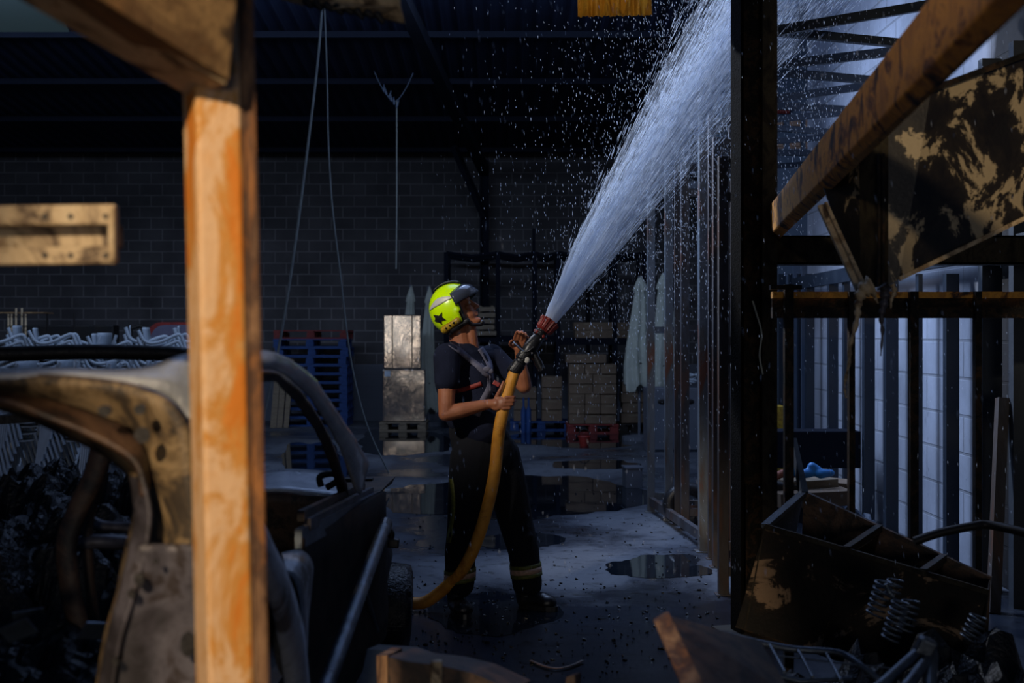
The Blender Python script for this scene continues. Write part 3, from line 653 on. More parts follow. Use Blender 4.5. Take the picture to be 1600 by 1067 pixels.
# left arm
shL, elL, wrL = Q(768,556,.17), Q(819,604,.06), Q(812,560,.03)
b.cap(shL, elL, .052, .040); b.cap(elL, elL.lerp(wrL,.4), .043, .041); b.cap(elL.lerp(wrL,.4), wrL, .041, .028)
def hand(palm, wr, along, across, nrm, curl, thumb, sc=1.0):
    """palm centre, direction the fingers leave, direction across the knuckles, palm normal"""
    along = along.normalized(); across = across.normalized(); nrm = nrm.normalized()
    Rm = Matrix((along, across, nrm)).transposed()
    b.ell(palm, (.046*sc,.040*sc,.017*sc), Rm, 14, 8); b.cap(wr, palm-along*.01, .027, .026)
    for k in range(4):
        off = (k-1.5)*.0205*sc; L = (.042,.046,.044,.034)[k]*sc; base = palm+along*.036*sc+across*off
        d = along.copy(); p = base; ang = 0; r0 = (.0098,.0102,.0098,.0086)[k]*sc
        for j in range(3):
            ang += curl[j]; d = along*math.cos(ang)+nrm*math.sin(ang); q = p+d*L*(1, .68, .52)[j]
            b.cap(p, q, r0*(1-.08*j), r0*(.93-.08*j), 8, 3); p = q
    p = palm-along*.020*sc-across*.032*sc
    for j, (dv, L, r0) in enumerate(thumb): q = p+dv.normalized()*L*sc; b.cap(p, q, r0*sc, r0*.88*sc, 8, 3); p = q
# hose centre line near the hands (in front of the trunk)
hosepts = [Q(806,574,-.16), Q(797,600,-.19), Q(789,628,-.215), Q(782,660,-.22), Q(778,690,-.20), Q(774,730,-.20), Q(765,775,-.20), Q(749,830,-.19), Q(728,876,-.17), Q(700,909,-.12)]
hd = (hosepts[1]-hosepts[3]).normalized()
hand(Q(779,627,-.235), wrR, V((.85,-.35,.06)), -hd, V((.35,.9,0)), (.55,1.05,.9), [(hd*.8+V((.2,-.25,0)), .044, .0125), (hd+V((.18,.0,0)), .034, .0105), (hd+V((.15,.2,.0)), .020, .009)], 1.02)
# left hand over the bail handle
nd = (Q(862,500)-Q(806,574)).normalized()
hand(Q(811,541,.0), wrL, V((.05,-.35,.75)), V((.9,-.1,-.3)), V((.35,-.8,.1)), (.5,.9,.8), [(V((-.5,-.6,.45)), .036, .0115), (V((.05,-.8,.5)), .028, .010), (V((.3,-.5,.3)), .020, .009)], .98)
body, bvB = voxel(b, 'body', M['skin'], man, .0042, 3, .5)
# eyes under the brow
for s in (-1, 1):
    m_ = MB(); m_.ell(H(.082,s*.030,.002), (.010,.011,.009), RH, 10, 8); m_.build('eye', M['refl_grey'], man)
# --- T-shirt
s = MB()
s.cap(Q(722,566,.0), Q(738,664,.0), .125, .118); s.cap(Q(735,570,.02), Q(748,640,.02), .110, .115)
s.cap(Q(708,560,-.12), Q(756,562,.13), .075, .078); s.cap(Q(706,556,-.10), Q(724,556,-.06), .068, .060); s.cap(Q(705,562,-.14), Q(765,562,.16), .055, .052)
s.cap(Q(744,585,-.06), Q(752,622,-.05), .085, .085); s.cap(Q(700,600,0), Q(722,650,-.03), .075, .095)
s.cap(Q(740,645,-.04), Q(752,668,-.04), .115, .125)
s.cap(shR+V((-.005,0,.0)), shR.lerp(elR,.42), .076, .071); s.cap(shL, shL.lerp(elL,.70), .068, .060)
s.cap(Q(708,546,-.04), Q(724,541,.02), .05, .045)
shirt, bvS = voxel(s, 'shirt', M['navy_cloth'], man, .008, 5, .5)
# --- trousers
t_ = MB()
t_.cap(Q(735,672,.0), Q(745,700,.0), .125, .14); t_.cap(Q(752,668,.02), Q(768,705,.02), .12, .135)
def leg(pts, rs):
    for i in range(len(pts)-1): t_.cap(pts[i], pts[i+1], rs[i], rs[i+1])
legR = [Q(742,715,-.06), Q(734,765,-.10), Q(727,820,-.10), Q(720,862,-.09), Q(719,905,-.08)]
leg(legR, [.140,.120,.098,.088,.080])
legL = [Q(775,715,.08), Q(795,770,.10), Q(806,820,.09), Q(818,862,.07), Q(824,912,.05)]
leg(legL, [.138,.112,.098,.090,.084])
t_.cap(Q(720,882,-.08), Q(719,907,-.08), .086, .084); t_.cap(Q(821,885,.06), Q(824,915,.05), .088, .086)
for k in range(14):      # folds
    q = random.choice([legR, legL]); i = random.randint(0, 3); c = q[i].lerp(q[i+1], random.random()); a = random.uniform(-1.2, 1.2)
    t_.cap(c+V((-.06,-.075,.03*a)), c+V((.06,-.075,-.02*a)), .02, .018, 8, 2)
trs, bvT = voxel(t_, 'trousers', M['trouser'], man, .009, 5, .5)
def cast(bv, x, y, off=.004):
    o = V((0,0,CAMH)); d = (Q(x, y)-o).normalized(); h = bv.ray_cast(o, d)
    return (h[0]+h[1]*off) if h[0] is not None else None
def ribbon(bvs, px, w, name, mat, parent, th=.004, n=6, label=None):
    """webbing laid over the cloth: px list of pixel points"""
    pts = []
    q = spline([V((x, y, 0)) for x, y in px], n)
    for i, p in enumerate(q):
        t = (q[min(i+1, len(q)-1)]-q[max(i-1, 0)]).normalized(); nx = V((-t.y, t.x, 0))*w/2
        a = None; c = None
        for bv in bvs:
            a = a or cast(bv, p.x+nx.x, p.y+nx.y, th); c = c or cast(bv, p.x-nx.x, p.y-nx.y, th)
        if a is None or c is None: continue
        pts.append((a, c))
    mb = MB()
    if len(pts) < 2: return None
    vs = []
    for a, c in pts: vs += [a, c]
    mb.add(vs, [(2*i, 2*i+1, 2*i+3, 2*i+2) for i in range(len(pts)-1)], True)
    return mb.build(name, M[mat], parent, solid=th, label=label)
ribbon([bvS], [(703,537),(716,547),(734,562),(752,576),(763,587)], 8.5, 'shoulder_strap', 'strap', man)
ribbon([bvS], [(742,532),(750,545),(758,557),(766,575),(770,595),(768,612)], 9, 'shoulder_strap', 'strap', man)
ribbon([bvS], [(748,572),(758,582),(768,590),(765,606),(757,622),(750,636),(744,650)], 11, 'chest_strap', 'strap', man)
ribbon([bvS], [(767,580),(774,592),(777,604),(775,615)], 5, 'chest_strap', 'strap', man)
ribbon([bvS], [(706,611),(722,609),(738,604),(752,599)], 7, 'chest_band', 'red_band', man, label='dark red band across the lower ribs')
kn = cast(bvS, 758, 578, .012) or Q(758,578,-.15)
m_ = MB(); m_.ell(kn, (.022,.008,.016)); m_.ell(kn+V((.024,.0,-.012)), (.014,.008,.014)); m_.build('strap_knot', M['strap'], man)
kn = cast(bvS, 776, 598, .012) or Q(776,598,-.12)
m_ = MB(); m_.box(kn, (.04,.015,.025), (0,.5,0)); m_.build('buckle', M['red_plastic'], man, bevel=.004)
# belt pouch
kn = cast(bvT, 755, 668, .012) or Q(760,668,-.15)
m_ = MB(); m_.box(kn, (.035,.03,.06)); m_.build('belt_pouch', M['blue_steel'], man, bevel=.006)
# hem bands and side stripe
def band(bvp, xc, y, w, h, slope, mat, name, c0, r):
    rg = []; n = 32
    for zz in (0, h):
        ring = []
        for i in range(n):
            a = 2*math.pi*i/n; o = V((c0.x, c0.y, P(0, y-zz, D0).z+slope*math.cos(a)*.02)); d = V((math.cos(a), math.sin(a), 0)); hit = bvT.ray_cast(o+d*.3, -d)
            ring.append(hit[0]+d*.004 if hit[0] is not None else o+d*r)
        rg.append(ring)
    mb = MB(); mb.ring(rg, caps=False); return mb.build(name, M[mat], man, solid=.004)
for c0 in (Q(719,895,-.08), Q(823,895,.05)):
    yy = 900 if c0.x < Q(770,0).x else 899
    band(bvT, 0, yy+4, 0, 6, .5, 'hi_vis', 'hem_trim', c0, .08); band(bvT, 0, yy-2, 0, 8, .5, 'silver_trim', 'reflective_band', c0, .08); band(bvT, 0, yy-10, 0, 6, .5, 'hi_vis', 'hem_trim', c0, .08)
ribbon([bvT], [(706,748),(708,765),(709,785),(708,805),(705,825),(702,848)], 6, 'side_stripe', 'hi_vis', man)
# --- boots
def boot(heel, toe, name='boot'):
    mb = MB(); d = (toe-heel); d.z = 0; L = d.length; d.normalize(); s_ = V((-d.y, d.x, 0)); prof = []
    mb.cap(heel+V((0,0,.17)), heel+V((0,0,.05)), .068, .05); mb.cap(heel+V((0,0,.045)), heel+d*.12+V((0,0,.05)), .048, .05)
    mb.cap(heel+d*.10+V((0,0,.05)), toe-d*.055+V((0,0,.045)), .05, .044); mb.ell(toe-d*.05+V((0,0,.045)), (.058,.052,.044))
    o, _ = voxel(mb, name, M['boot'], man, .008, 3)
    m2 = MB(); n = 20; ring = []
    for i in range(n):
        a = 2*math.pi*i/n; u = math.cos(a); w_ = math.sin(a); ring.append(heel+d*(L/2-.01+u*(L/2+.03))+s_*w_*(.05+.006*u)+V((0,0,.0)))
    m2.prism(ring, (0,0,.03)); m2.build('sole', M['black_rubber'], o)
boot(Q(716,951,-.08)*V((1,1,0)) if False else V((Q(714,0).x, D0-.08, 0)), V((Q(730,0).x, D0-.26, 0)))
boot(V((Q(820,0).x, D0+.04, 0)), V((Q(866,0).x, D0-.06, 0)))
# --- helmet
mb = MB(); nu, nv = 56, 36; vs = []
Hh = H(-.012, 0, .012)
def hp(a, t):     # a around the vertical axis, 0 = forward; t from crown to rim
    rf = .138; rs = .118; ru = .142
    f = math.cos(a)*math.sin(t); q = math.sin(a)*math.sin(t); u = math.cos(t)
    rr = 1+.05*max(0, -f)*max(0, -u)
    return Hh+fw*f*rf*rr+sd*q*rs+up*u*ru
grid = {}
for j in range(nv+1):
    for k in range(nu): vs.append(hp(2*math.pi*k/nu, (j+.001)*math.radians(128)/nv))
fs = []
for j in range(nv):
    for k in range(nu):
        idx = (j*nu+k, (j+1)*nu+k, (j+1)*nu+(k+1)%nu, j*nu+(k+1)%nu); c = sum((vs[i] for i in idx), V((0,0,0)))/4-Hh
        f, u = c.dot(fw), c.dot(up)
        lim = .055 if u > .0 else .055-.9*(0-u)*.35
        if f > lim-.008 and u < .058: continue
        fs.append(idx)
mb.add(vs, fs, True); shell = mb.build('helmet', M['helmet'], man, solid=.008, label='fluorescent yellow firefighter helmet')
def hpatch(a0, a1, t0, t1, off, name, mat, curve=0, cutn=14, label=None, taper=0):
    vs = []; n = cutn
    for i in range(n+1):
        for j in range(5):
            q = i/n; a = a0+(a1-a0)*q; tt = t0+(t1-t0)*(j/4 if not taper else .5+(j/4-.5)*(1-taper*abs(q*2-1)**1.5))+curve*math.sin(q*math.pi)
            p = hp(a, tt); vs.append(p+(p-Hh).normalized()*off)
    m_ = MB(); m_.add(vs, [(i*5+j, i*5+j+1, (i+1)*5+j+1, (i+1)*5+j) for i in range(n) for j in range(4)], True)
    return m_.build(name, M[mat], shell, solid=.005, label=label)
R_ = math.radians
for sg in (-1, 1):      # both sides of the shell; camera sees the right one (negative side axis)
    hpatch(sg*R_(72), sg*R_(150), R_(62), R_(78), .006, 'reflective_stripe', 'refl_grey', -.12 if True else 0, taper=.9)
    m_ = MB(); sp_ = [(112,88),(122,92),(138,84),(136,93),(145,97),(134,102),(130,110),(124,103),(113,106),(117,97)]
    pc = hp(sg*R_(127), R_(96)); pc = pc+(pc-Hh).normalized()*.009; pv = [hp(sg*R_(a_), R_(t_2)) for a_, t_2 in sp_]; pv = [p+(p-Hh).normalized()*.008 for p in pv]
    m_.add([pc]+pv, [(0, 1+i, 1+(i+1)%10) for i in range(10)]); m_.build('side_emblem', M['black_rubber'], shell, solid=.004, label='black star-shaped emblem')
# visor housing: dark band over the brow, raised peak
m_ = MB(); vs = []; n = 30
for i in range(n+1):
    a = R_(-78)+R_(156)*i/n; ca = math.cos(a)
    w_ = .5+.5*ca
    for j, (t0, off) in enumerate(((R_(47)+R_(20)*(1-max(.0,ca)**.6), .006), (R_(62)+R_(10)*(1-w_), .016+.012*w_), (R_(80)+R_(14)*(1-w_), .014+.020*w_), (R_(82)+R_(15)*(1-w_), .000+.012*w_))):
        p = hp(a, t0); vs.append(p+(p-Hh).normalized()*off)
m_.add(vs, [(i*4+j, i*4+j+1, (i+1)*4+j+1, (i+1)*4+j) for i in range(n) for j in range(3)], True)
m_.build('visor', M['visor'], shell, solid=.004, label='dark blue-grey raised visor')
m_ = MB(); vs = []
for i in range(19):
    t0 = R_(-22)+R_(62)*i/18
    for sx in (-.028, -.012, .012, .028):
        p = Hh+fw*math.sin(t0)*.144+up*math.cos(t0)*.148+sd*sx; vs.append(p+(p-Hh).normalized()*(.004 if abs(sx) > .02 else .009))
m_.add(vs, [(i*4+j, i*4+j+1, (i+1)*4+j+1, (i+1)*4+j) for i in range(18) for j in range(3)], True); m_.build('crest', M['black_rubber'], shell, solid=.006, label='black crest strip')
for sg in (-1, 1):
    m_ = MB(); a = H(-.012, sg*.102, -.062); c = H(-.100, sg*.080, -.074)
    m_.cap(a, c, .020, .024, 14, 4); e = m_.build('ear_cover', M['gold'], shell, label='amber ear cover')
    for q in (.25, .55, .85): m2 = MB(); m2.cap(a.lerp(c, q)+sd*sg*.016, a.lerp(c, q)+sd*sg*.024, .007, .006, 8, 2); m2.build('rivet', M['black_rubber'], e)
# chin strap and padding
m_ = MB()
for sg in (-1, 1): m_.tube([H(.035,sg*.086,.03), H(.028,sg*.088,-.03), H(.025,sg*.080,-.075), H(.045,sg*.05,-.118), H(.080,sg*.02,-.136), H(.092,0,-.138)], .010, 8, flat=.5)
m_.ell(H(.094,0,-.128), (.016,.02,.014), RH); m_.build('chin_strap', M['black_rubber'], shell, label='black chin strap')
m_ = MB()
for sg in (-1, 1): m_.cap(H(-.06,sg*.07,-.09), H(.03,sg*.066,-.085), .028, .018)
m_.cap(H(-.085,-.06,-.10), H(-.085,.06,-.10), .022, .022); m_.build('neck_guard', M['black_rubber'], shell)

# ------------------------------------------------------------------ hose and nozzle
tail = [V((Q(668,0).x, 7.12, .06)), V((Q(640,0).x, 7.13, .045)), V((-.80, 7.10, .04)), V((-1.3, 6.95, .04)), V((-2.2, 6.9, .04)), V((-3.4, 7.3, .04))]
mb = MB(); hp_ = spline(hosepts+tail, 8); mb.tube(hp_, [.034-.0 if i > 8 else .032 for i in range(len(hp_))], 16)
tag(mb.build('fire_hose', M['hose']), 'orange-yellow hose curving down from the firefighter\'s hands to the floor', 'hose')
nz = thing('hose_nozzle', 'black hose nozzle with red rim held up by the firefighter', 'nozzle', Q(806,574,-.16))
def N(t, s=0, w=0):   # along the nozzle from coupling (0) to mouth (1)
    a, c = Q(806,574,-.16), Q(855,507,-.10); d = (c-a).normalized(); x = d.cross(V((0,1,0))).normalized(); return a+(c-a)*t+x*s+V((0,w,0))
def cyl(t0, t1, r0, r1, nm, m, par=nz, nseg=20, lab=None):
    mb = MB(); mb.tube([N(t0), N(t1)], [r0, r1], nseg, smooth=False); return mb.build(nm, M[m], par, bevel=.003, label=lab)
mb = MB(); mb.tube([N(-.12), N(-.10), N(.10), N(.12), N(.16), N(.18), N(.30), N(.32)], [.036,.039,.039,.033,.033,.041,.041,.030], 20, smooth=False); mb.build('coupling', M['boot'], nz)
mb = MB(); mb.tube([N(.28), N(.34), N(.40), N(.62), N(.70), N(.72)], [.030,.036,.040,.038,.032,.030], 20); vb = mb.build('valve_body', M['boot'], nz)
mb = MB(); mb.ell(N(.24,-.022,-.034), (.016,.010,.018)); mb.build('bolt', M['refl_grey'], vb)
for k in range(6): mb = MB(); mb.ell(N(.2+.1*k, .03*math.sin(k*2), -.036), (.004,.004,.004), None, 8, 6); mb.build('rivet', M['refl_grey'], vb)
mb = MB(); mb.tube([N(.70), N(.73), N(.80), N(.82), N(.86)], [.030,.038,.038,.032,.032], 20, smooth=False); mb.build('flow_ring', M['boot'], nz)
for k in range(5):
    a = k*1.257+.4; mb = MB(); mb.ell(N(.77, .037*math.cos(a), .037*math.sin(a)), (.010,.008,.010), None, 8, 6); mb.build('red_mark', M['red_plastic'], nz, label='bright red knob')
# toothed red bumper
rg = []
for t, r, am in ((.84,.034,0),(.88,.046,.003),(1.0,.050,.003),(1.04,.054,.004),(1.08,.054,.004),(1.08,.040,0),(1.0,.034,0)):
    d = (N(1)-N(0)).normalized(); x = d.cross(V((0,1,0))).normalized(); y = x.cross(d).normalized()
    rg.append([N(t)+x*(r+am*math.copysign(1, math.sin(i*2*math.pi/48*12)))*math.cos(i*2*math.pi/48)+y*(r+am*math.copysign(1, math.sin(i*2*math.pi/48*12)))*math.sin(i*2*math.pi/48) for i in range(48)])
mb = MB(); mb.ring(rg, False); mb.build('bumper', M['red_plastic'], nz, label='dull red toothed rim at the mouth')
# pistol grip hanging below, bail handle above
g0, g1 = N(.52, .03), Q(846,577,-.13)
mb = MB(); mb.tube([g0, g0.lerp(g1,.3), g0.lerp(g1,.45), g0.lerp(g1,.6), g0.lerp(g1,.75), g0.lerp(g1,.9), g1], [.020,.020,.024,.020,.024,.020,.022], 12); mb.build('pistol_grip', M['boot'], nz)
mb = MB(); q = [N(.5,-.01,-.045), Q(820,549,-.17), Q(806,538,-.12), Q(804,534,-.06), Q(812,534,.0), Q(826,545,.0), N(.5,-.01,.045)]
mb.tube(spline(q, 5), .009, 8, flat=.6); mb.build('bail_handle', M['boot'], nz)
# ------------------------------------------------------------------ water jet
j0 = N(1.04); j1 = V((Q(1205,0).x, 7.75, P(0,-20,7.75).z)); jd = (j1-j0).normalized(); JL = (j1-j0).length*1.55
jx = jd.cross(V((0,1,0))).normalized(); jy = jx.cross(jd).normalized()
def jr(t): return .034+.040*min(1,t*8)+.42*t**1.12
me_v = []; me_f = []; uvs = []
mb = MB(); ns, nr = 80, 64
for layer in (1.0, .72, .45):
    rings = []
    base = len(mb.v)
    for i in range(ns+1):
        t = i/ns*1.0
        for k in range(nr+1):
            a = 2*math.pi*k/nr; r = jr(t)*layer*(1+.05*math.sin(a*5+t*3+layer*9)); sag = V((0,0,-.10*t*t*JL))
            mb.v.append(j0+jd*JL*t+jx*math.cos(a)*r+jy*math.sin(a)*r+sag); uvs.append((k/nr*layer+layer*3, t))
    for i in range(ns):
        for k in range(nr): mb.f.append([base+i*(nr+1)+k, base+i*(nr+1)+k+1, base+(i+1)*(nr+1)+k+1, base+(i+1)*(nr+1)+k]); mb.sm.append(True)
jet = mb.build('water_jet', M['jet'], org=tuple(j0), fixn=False)
uvl = jet.data.uv_layers.new(name='UVMap')
for lp in jet.data.loops: uvl.data[lp.index].uv = uvs[lp.vertex_index]
tag(jet, 'white jet of water fanning up from the hose nozzle', 'water jet', kind='stuff')
def spindle(mb, p, d, L, r):
    x = d.cross(V((.3,1,.2))).normalized()*r; y = x.cross(d).normalized()*r; n = len(mb.v)
    mb.v += [p-d*L/2, p+x, p-x*.5+y*.87, p-x*.5-y*.87, p+d*L/2]
    for a, c in ((1,2),(2,3),(3,1)): mb.f += [[n, n+c, n+a], [n+4, n+a, n+c]]; mb.sm += [True, True]
mb = MB()
for i in range(34000):
    t = random.random()**.62; a = random.uniform(0, 6.283); q = min(1.25, abs(random.gauss(0, .52))); r = jr(t)*q
    p = j0+jd*JL*t+jx*math.cos(a)*r+jy*math.sin(a)*r+V((0,0,-.10*t*t*JL)); dv = (p-(j0-jd*.15)).normalized()
    spindle(mb, p, dv, random.uniform(.04, .13), random.uniform(.0008, .0017))
tag(mb.build('jet_streaks', M['drop'], org=tuple(j0), fixn=False), 'fine streaks of water flying along the hose jet', 'water', kind='stuff')
mb = MB()
for i in range(17000):      # spray falling out of the jet
    t = random.random()**.5; p = j0+jd*JL*t
    p = p+V((random.gauss(-.08*t, .12+.30*t), random.gauss(0, .45), -abs(random.gauss(0, .45+.8*t))+.5*t))
    if random.random() < .25: p = p+V((random.uniform(-.9,.3), random.uniform(-1,1), random.uniform(-.6,.6)))
    if p.z < .02: continue
    spindle(mb, p, V((random.gauss(-.1,.12), 0, 1)).normalized(), random.uniform(.006, .024), random.uniform(.0006, .0014))
tag(mb.build('falling_droplets', M['drop'], org=tuple(j0), fixn=False), 'loose droplets of spray raining down around the jet', 'water', kind='stuff')
mb = MB()
for i in range(1400):
    px = random.uniform(690, 1590); py = random.uniform(-20, 900); d = random.uniform(3.2, 9)
    p = P(px, py, d)
    if p.x > 2.9 or p.z < .05: continue
    spindle(mb, p, V((random.gauss(-.1,.1), 0, 1)).normalized(), random.uniform(.008, .03), random.uniform(.0005, .0013))
tag(mb.build('drifting_droplets', M['drop'], org=(1,6,1), fixn=False), 'sparse droplets drifting through the air in front of the frames', 'water', kind='stuff')
# ================================================================== right-hand side
# galvanised frames receding along the aisle
def frame(xl, xr, d, zt, m, label, mid=1.58, w=.065, group='upright frames along the aisle'):
    r = thing('upright_frame', label, 'frame', G(xl, d), group); a = G(xl, d); c = G(xr, d)
    for q in (a, c):
        mb = MB(); mb.box(q+V((0,0,zt/2)), (w, w, zt)); mb.box(q+V((0,0,.004)), (w*1.6, w*1.5, .008)); mb.build('upright', M[m], r, bevel=.004)
    for z in (zt-.04, zt-.24, mid, .14):
        mb = MB(); mb.beam(a+V((0,0,z)), c+V((0,0,z)), w*.7, w*.9); mb.build('crossbar', M[m], r)
frame(1017, 1096, 11.1, 3.20, 'galv', 'farthest rust-streaked galvanised frame, first right of the parasols')
frame(1045, 1104, 10.6, 3.02, 'galv', 'second rust-streaked galvanised frame from the parasols', 1.56)
frame(1070, 1126, 10.1, 2.90, 'galv_dark', 'third frame from the parasols, brownish steel', 1.54)
frame(1058, 1114, 10.35, 3.3, 'galv_dark', 'thin brown frame between the second and third frames', 1.6, .045)
frame(1112, 1144, 8.8, 3.05, 'galv_dark', 'thin brown frame just behind the wide pale upright', 1.5, .05)
frame(1101, 1136, 9.1, 3.25, 'galv', 'tall galvanised frame with the wider pale upright', 1.5, .085)
frame(1121, 1150, 8.5, 2.85, 'galv_dark', 'tall brownish frame behind the black column', 1.5)
frame(1130, 1165, 7.6, 2.6, 'galv_dark', 'nearest tall brownish frame, half hidden by the black column', 1.4, .06)
for a_, c_, z in ((G(1017,11.1), G(1101,9.1), .10), (G(1096,11.1), G(1136,9.1), .10), (G(1017,11.1), G(1101,9.1), 3.18)):
    mb = MB(); mb.beam(a_+V((0,0,z)), c_+V((0,0,z)), .04, .07); tag(mb.build('tie_bar', M['galv_dark']), 'long bar tying the galvanised frames together in depth', 'bar', 'tie bars of the frames')
# black tyre in the frames
a = G(1074, 10.4)+V((0,0,.16)); mb = MB(); mb.tube([a+V((.15*math.cos(q), .02*0, .13*math.sin(q))) for q in [i*math.pi/12 for i in range(25)]], .055, 10, cap=False); tag(mb.build('rubber_ring', M['black_rubber']), 'black rubber ring lying at the feet of the galvanised frames', 'ring')
# main column: charred wide-flange section
c = G(1177, 6.6); r = thing('burnt_column', 'thick wet charred steel column right of the water jet', 'column', c)
rz = .25
def cb(off, size, nm, m):
    mb = MB(); o = Matrix.Rotation(rz, 3, 'Z') @ V(off); mb.box(c+o+V((0,0,2.5)), (size[0], size[1], 5.0), (0,0,rz)); mb.build(nm, M[m], r, bevel=.003)
cb((-.09,0,0), (.016,.13,0), 'flange', 'soot_matte'); cb((.075,0,0), (.016,.17,0), 'flange', 'black_steel_b'); cb((0,.03,0), (.15,.012,0), 'web', 'black_steel')
mb = MB(); mb.box(c+V((0,0,.01)), (.34,.3,.02), (0,0,rz)); mb.build('base_plate', M['black_steel_b'], r)
mb = MB(); mb.box(c+V((.065,-.095,2.5)), (.075,.02,5.0), (0,0,0)); mb.build('outer_strip', M['black_steel_b'], r)
mb = MB(); mb.tube(spline([P(1176,470,6.48), P(1182,490,6.48), P(1190,520,6.48), P(1187,555,6.48), P(1192,585,6.48)], 5), .005, 6); mb.build('pale_drip', M['canvas'], r, label='pale dried drip')
# horizontal beams
def hb(x0, x1, y0, y1, d, m, label, dep=.14, name='steel_beam'):
    a, q = P(x0, (y0+y1)/2, d), P(x1, (y0+y1)/2, d); h = (y1-y0)/F*d
    mb = MB(); mb.box((a+q)/2, (q.x-a.x, .012, h)); 
    for s_ in (-1, 1): mb.box((a+q)/2+V((0, dep/2-.006, s_*(h/2-.006))), (q.x-a.x, dep, .012))
    o = mb.build(name, M[m], bevel=.002); return tag(o, label, 'beam')
hb(1205, 1720, 368, 413, 6.55, 'black_steel_b', 'wide dark wet beam running right from the black column')
g = thing('burnt_grille', 'rusty black grille of thin posts hung from a double rail, right of the column', 'grille', G(1400, 5.9))
for y0, y1, nm in ((456, 466, 'top_rail'), (480, 497, 'lower_rail')):
    mb = MB(); a, q = P(1206, (y0+y1)/2, 5.9), P(1720, (y0+y1)/2, 5.9); mb.box((a+q)/2, (q.x-a.x, .05, (y1-y0)/F*5.9)); mb.build(nm, M['diag_rust' if y0 < 470 else 'black_steel'], g)
mb = MB(); a, q = P(1206, 472, 5.95), P(1720, 472, 5.95); mb.box((a+q)/2, (q.x-a.x, .01, .06)); mb.build('backing_strip', M['black_steel'], g)
for x, w_, y0 in ((1232, 14, 445), (1330, 9, 456), (1427, 13, 456), (1527, 10, 456), (1622, 12, 456)):
    zt = P(0, y0, 5.9).z; a = G(x, 5.86); mb = MB(); mb.box(a+V((0,0,zt/2)), (w_/F*5.9, .04, zt)); mb.build('post', M['black_steel' if x != 1232 else 'black_steel'], g)
mb = MB(); a = P(1227, 449, 5.8); mb.box(a, (.14,.05,.02)); mb.build('top_plate', M['black_steel'], g)
# wall studs in front of the white wall
for i, (x, w_) in enumerate(((1595, .11), (1547, .12), (1486, .085), (1436, .03), (1392, .095), (1357, .085), (1322, .05), (1301, .085), (1265, .08), (1250, .05), (1237, .06), (1222, .07))):
    d = 2.88*F/(x-800) if x > 1260 else 13+(1265-x)*.03
    a = G(x, d); zt = 2.15 if x < 1540 else 3.2
    if x < 1545: zt = P(0, 428, d).z
    mb = MB(); mb.box(a+V((0,0,zt/2)), (w_, .07, zt)); tag(mb.build('wall_stud', M['blue_steel']), f'dark blue upright {["at the right edge beside the charred wall","where the white wall turns black","broad one before the brightest white blocks","very thin one left of the brightest blocks","broad one behind the hanging drips","broad one left of the hanging drips","thin one at the far white blocks","one at the far end of the white wall","one just past the end of the white wall","thin one in the far dark corner","narrow one behind the rusty grille post","nearest the black column in the far corner"][i]}', 'upright', 'dark blue uprights along the white wall')
mb = MB(); a = V((2.86, 7.3, 0)); 
for z in (P(0,423,9).z, ): mb.beam(V((2.86,7.0,2.05)), V((2.86,13,2.05)), .05, .12)
tag(mb.build('stud_rail', M['blue_steel']), 'dark blue rail tying the uprights along the white wall', 'rail')
# pale panels in the far corner
for k, (x, w_, m) in enumerate(((1290, 11, 'canvas'), (1275, 10, 'facade'), (1256, 8, 'facade'), (1243, 8, 'facade'))):
    a = G(x, 13.2+.1*k); mb = MB(); mb.box(a+V((0,0,1.15)), (w_/F*13, .03, 2.3)); tag(mb.build('tall_slat', M[m]), ['pale cream slat standing at the far end of the white wall', 'grey-blue slat just left of the pale cream slat', 'grey-blue slat, middle of the far corner', 'grey-blue slat, farthest from the white wall'][k], 'slat', 'slats in the far corner')
# roof joists
J = [((1262,40),(1462,6),15,7.5),((1240,52),(1430,70),13,7.7),((1205,103),(1400,80),14,8.5),((1205,112),(1380,127),12,8.8),((1205,156),(1355,134),12,9.5),((1205,165),(1345,172),10,9.9),((1205,187),(1330,175),10,10.4),((1205,200),(1312,207),9,10.9),((1205,221),(1300,214),9,11.4),((1205,238),(1290,240),9,11.9),((1205,260),(1262,256),8,12.4)]
ordn = ['topmost','second','third','fourth','fifth','sixth','seventh','eighth','ninth','tenth','lowest']
for k, ((xa, ya_), (xb, yb_), w_, d) in enumerate(J):
    a = P(xa-50, ya_-(yb_-ya_)*50/(xb-xa), d); q = P(xb, yb_, d+.3); mb = MB(); hh = w_/F*d
    mb.beam(a, q, hh*1.0, hh); tag(mb.build('roof_joist', M['blue_steel']), f'{ordn[k]} of the slanting dark blue joists right of the black column', 'joist', 'slanting joists at upper right')
# diagonal rusty beam coming towards the camera
r = thing('diagonal_beam', 'rusty orange and charred diagonal beam crossing the upper right', 'beam', tuple(P(1216,345,6.3)))
UA, MA, LA = P(1203,320,6.50), P(1205,364,6.45), P(1216,376,6.58)
UB, MD, LB = P(1640,-250,1.98), P(1640,-92,1.95), P(1640,-24,2.06)
mb = MB(); mb.add([UA, MA, LA, UA+LA-MA, UB, MD, LB, UB+LB-MD], [(0,1,2,3),(7,6,5,4),(0,4,5,1),(1,5,6,2),(2,6,7,3),(3,7,4,0)]); mb.build('box_section', M['diag_rust'], r, bevel=.005)
